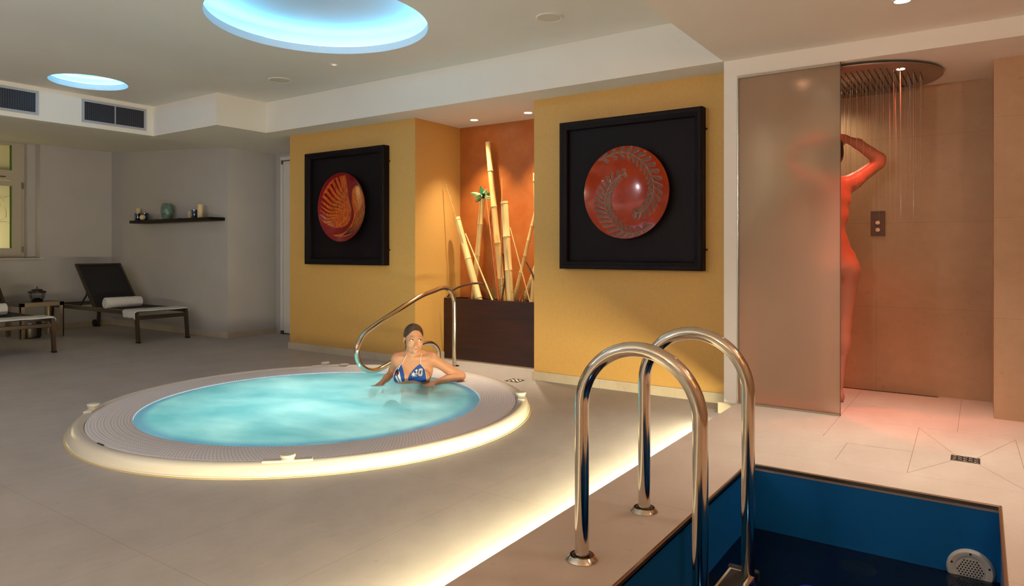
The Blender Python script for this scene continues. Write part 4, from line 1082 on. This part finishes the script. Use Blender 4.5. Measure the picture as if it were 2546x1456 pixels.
def bather():
    dep = 5.10; lx0 = (1025 - 1273) / FPX
    f = Vector((-math.sin(TH), math.cos(TH), 0)); r = Vector((math.cos(TH), math.sin(TH), 0))
    org = f * dep + r * (lx0 * dep)
    t = thing('person', 'woman in a blue bikini leaning back against the far edge of the whirlpool', 'person', (org.x, org.y, 0), TH)
    F = Field((-.34, -.60, -.62), (.42, .34, .52), .0042)
    # torso
    F.ell((.008, .060, .15), (.140, .075, .125), .03); F.ell((-.078, .025, .115), (.068, .062, .085), .03)
    F.cap((-.085, .045, .215), (.100, .045, .215), .042, .042, .03)
    F.cap((.008, .04, .32), (.006, .055, .23), .043, .050, .02)
    for sx in (-1, 1):
        q = .010 + sx * .13
        F.cap((.008 + sx * .02, .055, .285), (q, .055, .245), .026, .030, .03)
        F.ell((q, .05, .232), (.042, .045, .044), .03)
        F.ell((.004 + sx * .073, -.010, .112), (.057, .046, .050), .025)
        F.cap((.008 + sx * .018, .004, .248), (.01 + sx * .105, .016, .254), .008, .007, .02)
    F.ell((.008, .07, .02), (.112, .070, .12), .04); F.ell((.010, .06, -.13), (.125, .08, .11), .04); F.ell((.010, .06, -.22), (.16, .10, .10), .04)
    # legs under the water
    for sx in (-1, 1):
        F.cap((.01 + sx * .085, .03, -.22), (.01 + sx * .10, -.36, -.045), .078, .056, .03)
        F.cap((.01 + sx * .10, -.36, -.045), (.01 + sx * .11, -.46, -.44), .054, .038, .02)
        F.cap((.01 + sx * .11, -.46, -.45), (.01 + sx * .12, -.57, -.50), .032, .022, .02)
    # her left arm (image right): elbow on the edge, forearm coming forward
    F.cap((.150, .05, .228), (.262, .085, .150), .040, .036, .02); F.cap((.262, .085, .150), (.350, .11, .098), .036, .031, .02)
    F.ell((.356, .11, .094), (.033, .033, .031), .02)
    F.cap((.352, .11, .092), (.255, .03, .084), .032, .030, .018); F.cap((.255, .03, .084), (.170, -.03, .066), .030, .020, .015)
    def hand(w_, d, nr, sc_=1, k=.006):
        w_ = Vector(w_); d = Vector(d).normalized(); nr = Vector(nr); nr = (nr - d * nr.dot(d)).normalized(); sd = d.cross(nr)
        pc = w_ + d * .042
        for u in (-.022, -.008, .008, .022): F.cap(w_ + sd * u * .6, w_ + d * .075 + sd * u * 1.15, .012, .0105, .012)
        for u, L in ((-.027, .060), (-.009, .074), (.009, .068), (.027, .052)):
            a = w_ + d * .078 + sd * u; b = a + (d * .92 + nr * -.35).normalized() * L * .5; c = b + (d * .75 + nr * -.65).normalized() * L * .5
            F.cap(a, b, .0088, .0082, .004); F.cap(b, c, .0082, .007, .004)
        a = w_ + d * .02 - sd * .022; b = a + (d * .6 - sd * .75 - nr * .2).normalized() * .038; c = b + (d * .9 - sd * .3 - nr * .3).normalized() * .03
        F.cap(a, b, .012, .0098, .008); F.cap(b, c, .0098, .008, .004)
    hand((.165, -.033, .064), (-.75, -.6, -.20), (0, -.2, 1))
    # her right arm (image left)
    F.cap((-.125, .055, .228), (-.162, .14, .135), .039, .034, .02); F.cap((-.162, .14, .135), (-.170, .15, .115), .034, .032, .02)
    F.cap((-.168, .145, .118), (-.200, .05, .088), .031, .026, .015); F.cap((-.200, .05, .088), (-.225, -.02, .062), .026, .020, .015)
    hand((-.228, -.025, .060), (-.45, -.8, -.35), (0, -.3, 1))
    # head
    HC = Vector((.010, .012, .386)); Rm = (Matrix.Rotation(R(20), 3, 'Z') @ Matrix.Rotation(R(3), 3, 'Y'))
    h = lambda x, y, z: tuple(HC + Rm @ Vector((x, y, z))); M3 = [[Rm[i][j] for j in range(3)] for i in range(3)]
    def E(c, r_, k, sub=False): F.ell(h(*c), r_, k, sub, M3)
    def Cc(a, b, ra, rb, k, sub=False): F.cap(h(*a), h(*b), ra, rb, k, sub)
    Cc((0, .032, -.04), (-.004, .045, -.14), .043, .046, .02)
    E((0, .018, .034), (.068, .088, .076), .01); E((0, -.022, -.018), (.061, .058, .072), .02); E((0, -.028, -.062), (.049, .047, .038), .02)
    E((0, -.066, -.088), (.015, .014, .013), .018)
    for sx in (-1, 1):
        E((sx * .036, -.050, -.022), (.019, .020, .018), .02); E((sx * .028, -.074, .022), (.018, .008, .006), .012)
        E((sx * .029, -.090, .002), (.017, .014, .009), .009, True)
        E((sx * .029, -.068, .001), (.0155, .0115, .0115), .004)
        E((sx * .0085, -.083, -.040), (.0065, .008, .006), .006)
        E((sx * .070, .018, -.008), (.007, .014, .025), .006)
    Cc((0, -.074, .010), (0, -.092, -.030), .0065, .0095, .010); E((0, -.095, -.034), (.0095, .009, .0085), .006)
    E((0, -.078, -.062), (.026, .012, .014), .014)
    body = F.mesh('body', SKIN, t)
    dg = bpy.context.evaluated_depsgraph_get(); bpy.context.view_layer.update()
    bvh = BVHTree.FromPolygons([v.co[:] for v in body.data.vertices], [tuple(p.vertices) for p in body.data.polygons])
    def front(x, z, y0=-.3):
        hit = bvh.ray_cast(Vector((x, y0, z)), Vector((0, 1, 0)))
        return hit[0].y if hit[0] else 0.05
    # face details
    def hf(x, z, out=.0):   # a point on the face at head coordinates x, z
        o = Vector(h(x, -.2, z)); d = Rm @ Vector((0, 1, 0)); hit = bvh.ray_cast(o, d)
        return (hit[0] - d * out) if hit[0] else Vector(h(x, -.08, z))
    white = mat('eye_white', (232, 226, 220), .25); iris = mat('brown_iris', (58, 38, 26), .2); brow = mat('brown_brow', (104, 74, 54), .8); lash = mat('dark_lashes', (40, 26, 22), .8); lip = mat('rose_lips', (192, 96, 88), .4); hair = mat('brown_hair', (88, 62, 44), .45, vary=(52, 36, 26), scale=30, stretch=(3, .5, .5))
    for sx in (-1, 1):
        pts = []; e = MB()
        N = 14; up = [(-.0145 + .029 * i / N, .0052 * math.sin(math.pi * i / N) + .0004) for i in range(N + 1)]; lo = [(x, -.0042 * math.sin(math.pi * i / N)) for i, (x, _) in enumerate(up)]
        vs = []
        for i in range(N + 1):
            for q in range(5):
                z = lo[i][1] + (up[i][1] - lo[i][1]) * q / 4; vs.append(hf(sx * .029 + up[i][0], .002 + z, .0008))
        fs = [(i * 5 + q, (i + 1) * 5 + q, (i + 1) * 5 + q + 1, i * 5 + q + 1) for i in range(N) for q in range(4)]
        ey = MB().add(vs, fs).build('eye', white, t, True)
        c = (sx * .029 + .0055, .0028); vs = [hf(c[0], c[1], .0016)] + [hf(c[0] + .0050 * math.cos(a), c[1] + .0046 * math.sin(a), .0014) for a in [2 * math.pi * k / 16 for k in range(16)]]
        MB().add(vs, [(0, 1 + k, 1 + (k + 1) % 16) for k in range(16)]).build('iris', iris, ey, True)
        MB().tube([hf(sx * .029 + x * 1.08, .0026 + z, .0012) for x, z in up], [.0006 + .0010 * math.sin(math.pi * i / N) for i in range(N + 1)], 6).build('eyelashes', lash, ey)
        MB().tube([hf(sx * (.013 + .032 * i / 8), .0165 + .0055 * math.sin(math.pi * (.15 + .7 * i / 8)) - .002, .0006) for i in range(9)], [.0019 * (1 - .75 * i / 8) for i in range(9)], 6).build('eyebrow', brow, t, True)
    for zz, s_ in ((-.0605, 1), (-.0655, -1)):
        N = 12; m = MB(); vs = []
        for i in range(N + 1):
            x = -.0205 + .041 * i / N; e = math.sin(math.pi * i / N) ** .8; bow = (.0012 * math.cos(math.pi * (i / N - .5) * 5) if s_ > 0 else 0)
            hh = .0048 * e + bow * e
            for q in range(4): vs.append(hf(x, -.063 + (.0030 * ((2 * i / N - 1) ** 2)) + s_ * hh * q / 3, .0012 * math.sin(math.pi * (q + .6) / 4.2) * e + .0003))
        fs = [(i * 4 + q, (i + 1) * 4 + q, (i + 1) * 4 + q + 1, i * 4 + q + 1) for i in range(N) for q in range(3)]
        m.add(vs, fs).build('lip', lip, t, True)
    # slicked back hair
    Hf = Field((-.12, -.12, .16), (.13, .17, .53), .0038)
    H = lambda c, r_, k, sub=False: Hf.ell(h(*c), r_, k, sub, M3)
    H((0, .022, .036), (.0725, .090, .080), .01); H((0, .045, .0), (.066, .068, .07), .02)
    nv = Rm @ Vector((0, .93, .36)); nv.normalize(); Hf.plane(tuple(nv), -.029 + nv.dot(HC))
    Hf.cap(h(0, .10, .015), h(-.010, .115, -.03), .026, .024, .012); Hf.cap(h(-.010, .11, -.03), h(-.045, .075, -.14), .022, .010, .01)
    for sx in (-1, 1): H((sx * .074, .008, -.010), (.014, .016, .026), .004, True)
    Hf.mesh('hair', hair, t)
    # bikini: triangles laid on the body, fine grid projected from the front
    blue = mat('blue_bikini_fabric', (32, 76, 158), .75, vary=(26, 64, 140), scale=200); wfab = mat('white_trim_fabric', (234, 232, 228), .8); dkb = mat('dark_print', (24, 24, 44), .7); redp = mat('red_print', (186, 40, 44), .7)
    def patch(poly, name, mt, parent, off=.003, step=.0030, ylim=None):
        xs = [p[0] for p in poly]; zs = [p[1] for p in poly]; cx, cz = sum(xs) / len(xs), sum(zs) / len(zs)
        NRr = max(3, int(max(max(xs) - min(xs), max(zs) - min(zs)) / 2 / step)); bd = []
        for i in range(len(poly)):
            a, b = poly[i], poly[(i + 1) % len(poly)]; k = max(1, int(math.hypot(b[0] - a[0], b[1] - a[1]) / step))
            bd += [(a[0] + (b[0] - a[0]) * j / k, a[1] + (b[1] - a[1]) * j / k) for j in range(k)]
        vs = [Vector((cx, front(cx, cz) - off, cz))]; m_ = len(bd)
        for i in range(1, NRr + 1):
            for x, z in bd:
                X, Z = cx + (x - cx) * i / NRr, cz + (z - cz) * i / NRr; vs.append(Vector((X, front(X, Z) - off, Z)))
        fs = [(0, 1 + k, 1 + (k + 1) % m_) for k in range(m_)]
        for i in range(NRr - 1):
            for k in range(m_): fs.append((1 + i * m_ + k, 1 + (i + 1) * m_ + k, 1 + (i + 1) * m_ + (k + 1) % m_, 1 + i * m_ + (k + 1) % m_))
        o = MB().add(vs, fs).build(name, mt, parent, True); return o, bd
    def L2(px, py): return ((px - 1025) / FPX * dep, CAM_H - (py - HORIZON) / FPX * dep)
    q6 = lambda X, Y: L2(940 + X / 6.067, 780 + Y / 6.067)          # coordinates of the 6x crop used for measuring
    right_cup = catmull([q6(*p) for p in ((638, 748), (560, 810), (500, 880), (468, 950), (462, 990))], 8) + catmull([q6(*p) for p in ((462, 992), (560, 1002), (680, 1014), (735, 1006))], 6) + catmull([q6(*p) for p in ((744, 990), (738, 920), (705, 830), (638, 748))], 8)[:-1]
    left_cup = catmull([q6(*p) for p in ((350, 756), (388, 830), (412, 900), (420, 985))], 8) + catmull([q6(*p) for p in ((414, 994), (360, 1004), (300, 1018), (240, 1020))], 6) + catmull([q6(*p) for p in ((234, 990), (248, 900), (290, 820), (350, 756))], 8)[:-1]
    b = t
    rc, _ = patch(right_cup, 'bikini_cup', blue, b); lc, _ = patch(left_cup, 'bikini_cup', blue, b)
    def cord(pts, rad, name='strap', mt=wfab, off=.003, par=b):
        P_ = catmull(pts, 8); MB().tube([Vector((x, front(x, z) - off, z)) for x, z in P_], rad, 8).build(name, mt, par, True)
    cord([q6(*p) for p in ((638, 748), (705, 830), (738, 920), (746, 992))], .0016, 'trim', off=.004)
    cord([q6(*p) for p in ((350, 756), (290, 820), (246, 905), (236, 990))], .0016, 'trim', off=.004)
    cord([q6(*p) for p in ((640, 750), (642, 690), (645, 640), (648, 600))], .0022)
    cord([q6(*p) for p in ((362, 752), (384, 710), (410, 660), (432, 620))], .0022)
    cord([q6(*p) for p in ((416, 984), (440, 985), (464, 984))], .0024)
    # white print on the cups
    for poly in (((318, 840), (340, 860), (378, 1000), (352, 1004), (304, 890)), ((282, 905), (300, 920), (338, 1004), (318, 1010), (272, 930)), ((330, 778), (344, 764), (318, 826), (304, 826))):
        patch([q6(*p) for p in poly], 'white_stripe', wfab, lc, .0046)
    patch([q6(296 + 34 * math.cos(a), 872 + 40 * math.sin(a)) for a in [2 * math.pi * k / 18 for k in range(18)]], 'round_emblem', dkb, lc, .0052)
    patch([q6(292 + 16 * math.cos(a), 892 + 15 * math.sin(a)) for a in [2 * math.pi * k / 12 for k in range(12)]], 'emblem_dot', redp, lc, .0062)
    lf = []
    for k in range(14):
        a = 2 * math.pi * k / 14 + .2; q = (46 if k % 2 == 0 else 20); lf.append(q6(545 + q * math.cos(a), 905 + q * math.sin(a) * 1.0))
    patch(lf, 'leaf_print', wfab, rc, .0046)
    patch([q6(*p) for p in ((572, 918), (605, 912), (600, 922), (575, 928))], 'leaf_print', wfab, rc, .0050)
    # number 10 with a dark outline
    def ring(X, Y, rx, ry, wd, mt, off, nm):
        N = 28; vs = []; fs = []
        for i in range(N):
            a = 2 * math.pi * i / N; ca, sa = math.cos(a), math.sin(a); e = .62
            cx, cy = math.copysign(abs(ca) ** e, ca), math.copysign(abs(sa) ** e, sa)
            for q in (0, 1):
                x, z = q6(X + (rx - wd * q) * cx, Y + (ry - wd * q) * cy); vs.append(Vector((x, front(x, z) - off, z)))
        for i in range(N): j = (i + 1) % N; fs.append((2 * i, 2 * i + 1, 2 * j + 1, 2 * j))
        MB().add(vs, fs).build(nm, mt, rc, True)
    one = lambda g: [q6(*p) for p in ((566 - g, 842 - g), (590 - g, 826 - g), (600 + g, 826 - g), (600 + g, 884), (610 + g, 884), (610 + g, 898 + g), (572 - g, 898 + g), (572 - g, 884), (584 - g, 884), (584 - g, 848), (566 - g, 852 + g))]
    patch(one(5), 'number_outline', dkb, rc, .0046); patch(one(0), 'number_one', wfab, rc, .0054)
    ring(650, 866, 35, 49, 26, wfab, .0044, 'number_zero'); ring(650, 866, 29, 43, 18, dkb, .0050, 'number_outline'); ring(650, 866, 25, 39, 11, wfab, .0056, 'number_zero')
    # bikini bottom under water
    Bf = Field((-.2, -.08, -.34), (.22, .2, -.1), .006); Bf.ell((.010, .06, -.22), (.166, .106, .07), .02); Bf.mesh('bikini_bottom', blue, t)
    # ear ring
    MB().tube([Vector(h(.072, .012, -.046)) + Vector((.0008 * math.sin(k), .0, -.006 * k)) for k in range(4)], .0012, 6).build('earring', M['chrome'], t)
bather()

def showering():
    dep = 4.45; f = Vector((-math.sin(TH), math.cos(TH), 0)); r = Vector((math.cos(TH), math.sin(TH), 0))
    org = f * dep + r * ((2062 - 1273) / FPX * dep)
    t = thing('person', 'person showering behind the frosted screen with arms raised, seen from behind', 'person', (org.x, org.y, .07), TH)
    F = Field((-.42, -.22, -.02), (.42, .30, 1.80), .0062); z0 = .07
    Z_ = lambda z: z - z0
    # torso
    for z, cx, rx, ry in ((1.46, .012, .135, .075), (1.38, .012, .136, .085), (1.28, .010, .122, .085), (1.19, .006, .098, .078), (1.10, .010, .122, .088), (1.01, .016, .158, .105), (.94, .020, .166, .112)):
        F.ell((cx, .02, Z_(z)), (rx, ry, .085), .045)
    for sx in (-1, 1):
        F.ell((.018 + sx * .078, -.035, Z_(.93)), (.078, .075, .085), .03)
        F.cap((.018 + sx * .088, .01, Z_(.90)), (.012 + sx * .070, .0, Z_(.56)), .088, .052, .03)
        F.ell((.010 + sx * .070, -.012, Z_(.46)), (.048, .05, .085), .03)
        F.cap((.012 + sx * .070, .0, Z_(.56)), (.004 + sx * .054, .0, Z_(.17)), .050, .031, .03)
        F.ell((.004 + sx * .054, -.012, Z_(.115)), (.028, .036, .034), .02)
        F.cap((.004 + sx * .056, -.02, .024), (.012 + sx * .082, .12, .020), .025, .026, .02); F.cap((.012 + sx * .075, .10, .018), (.016 + sx * .092, .165, .012), .024, .012, .02)
        F.cap((.012 + sx * .085, .02, Z_(1.47)), (.014 + sx * .15, .01, Z_(1.50)), .055, .047, .03)
    F.cap((.010, .03, Z_(1.47)), (.008, .03, Z_(1.62)), .050, .046, .03)
    # right arm
    F.cap((.150, .01, Z_(1.49)), (.318, .0, Z_(1.615)), .050, .039, .03); F.cap((.318, .0, Z_(1.615)), (.322, .0, Z_(1.645)), .038, .038, .02)
    F.cap((.322, .0, Z_(1.645)), (.19, .01, Z_(1.745)), .040, .032, .015); F.cap((.19, .01, Z_(1.745)), (.105, .0, Z_(1.775)), .032, .022, .015)
    # left arm mirrored, a little further back
    F.cap((-.125, .01, Z_(1.49)), (-.20, .14, Z_(1.62)), .050, .039, .03); F.cap((-.20, .14, Z_(1.62)), (-.15, .09, Z_(1.74)), .039, .032, .015); F.cap((-.15, .09, Z_(1.74)), (-.095, .04, Z_(1.775)), .031, .022, .015)
    # head
    F.ell((.010, .03, Z_(1.70)), (.070, .09, .10), .01); F.ell((.010, .10, Z_(1.665)), (.045, .03, .055), .02); F.cap((.01, .115, Z_(1.69)), (.01, .138, Z_(1.665)), .008, .011, .008)
    for sx in (-1, 1): F.ell((.010 + sx * .078, .03, Z_(1.685)), (.010, .018, .030), .006)
    # hands: five fingers over the hair
    for sx in (1, -1):
        w_ = Vector((.105, -.002, Z_(1.777))) if sx > 0 else Vector((-.095, .038, Z_(1.777)))
        d = Vector((-sx, -.25, .05)).normalized()
        for q in (-.026, -.009, .009, .026):
            a = w_ + Vector((0, q * .5, q * .75)); b = a + d * .062; F.cap(w_ + (a - w_) * .7, b, .014, .012, .014)
            for L, (p, e) in enumerate(((b, b + d * .030 + Vector((0, 0, -.008))), (b + d * .030 + Vector((0, 0, -.008)), b + d * .050 + Vector((0, 0, -.024))))): F.cap(p, e, .0092 - .001 * L, .0085 - .001 * L, .004)
        F.cap(w_ + Vector((0, -.01, -.015)), w_ + d * .035 + Vector((0, -.02, -.045)), .012, .010, .008); F.cap(w_ + d * .035 + Vector((0, -.02, -.045)), w_ + d * .055 + Vector((0, -.02, -.062)), .010, .008, .004)
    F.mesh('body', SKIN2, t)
    H = Field((-.12, -.12, 1.42), (.14, .16, 1.76), .005)
    H.ell((.010, .018, Z_(1.715)), (.081, .088, .100), .01); H.ell((.010, -.03, Z_(1.66)), (.062, .052, .07), .03); H.plane((0, -1, .35), -.062 + .35 * Z_(1.70))
    H.cap((.01, -.055, Z_(1.66)), (.01, -.062, Z_(1.57)), .028, .014, .02)
    H.mesh('hair', mat('wet_dark_hair', (40, 26, 20), .25), t)
showering()
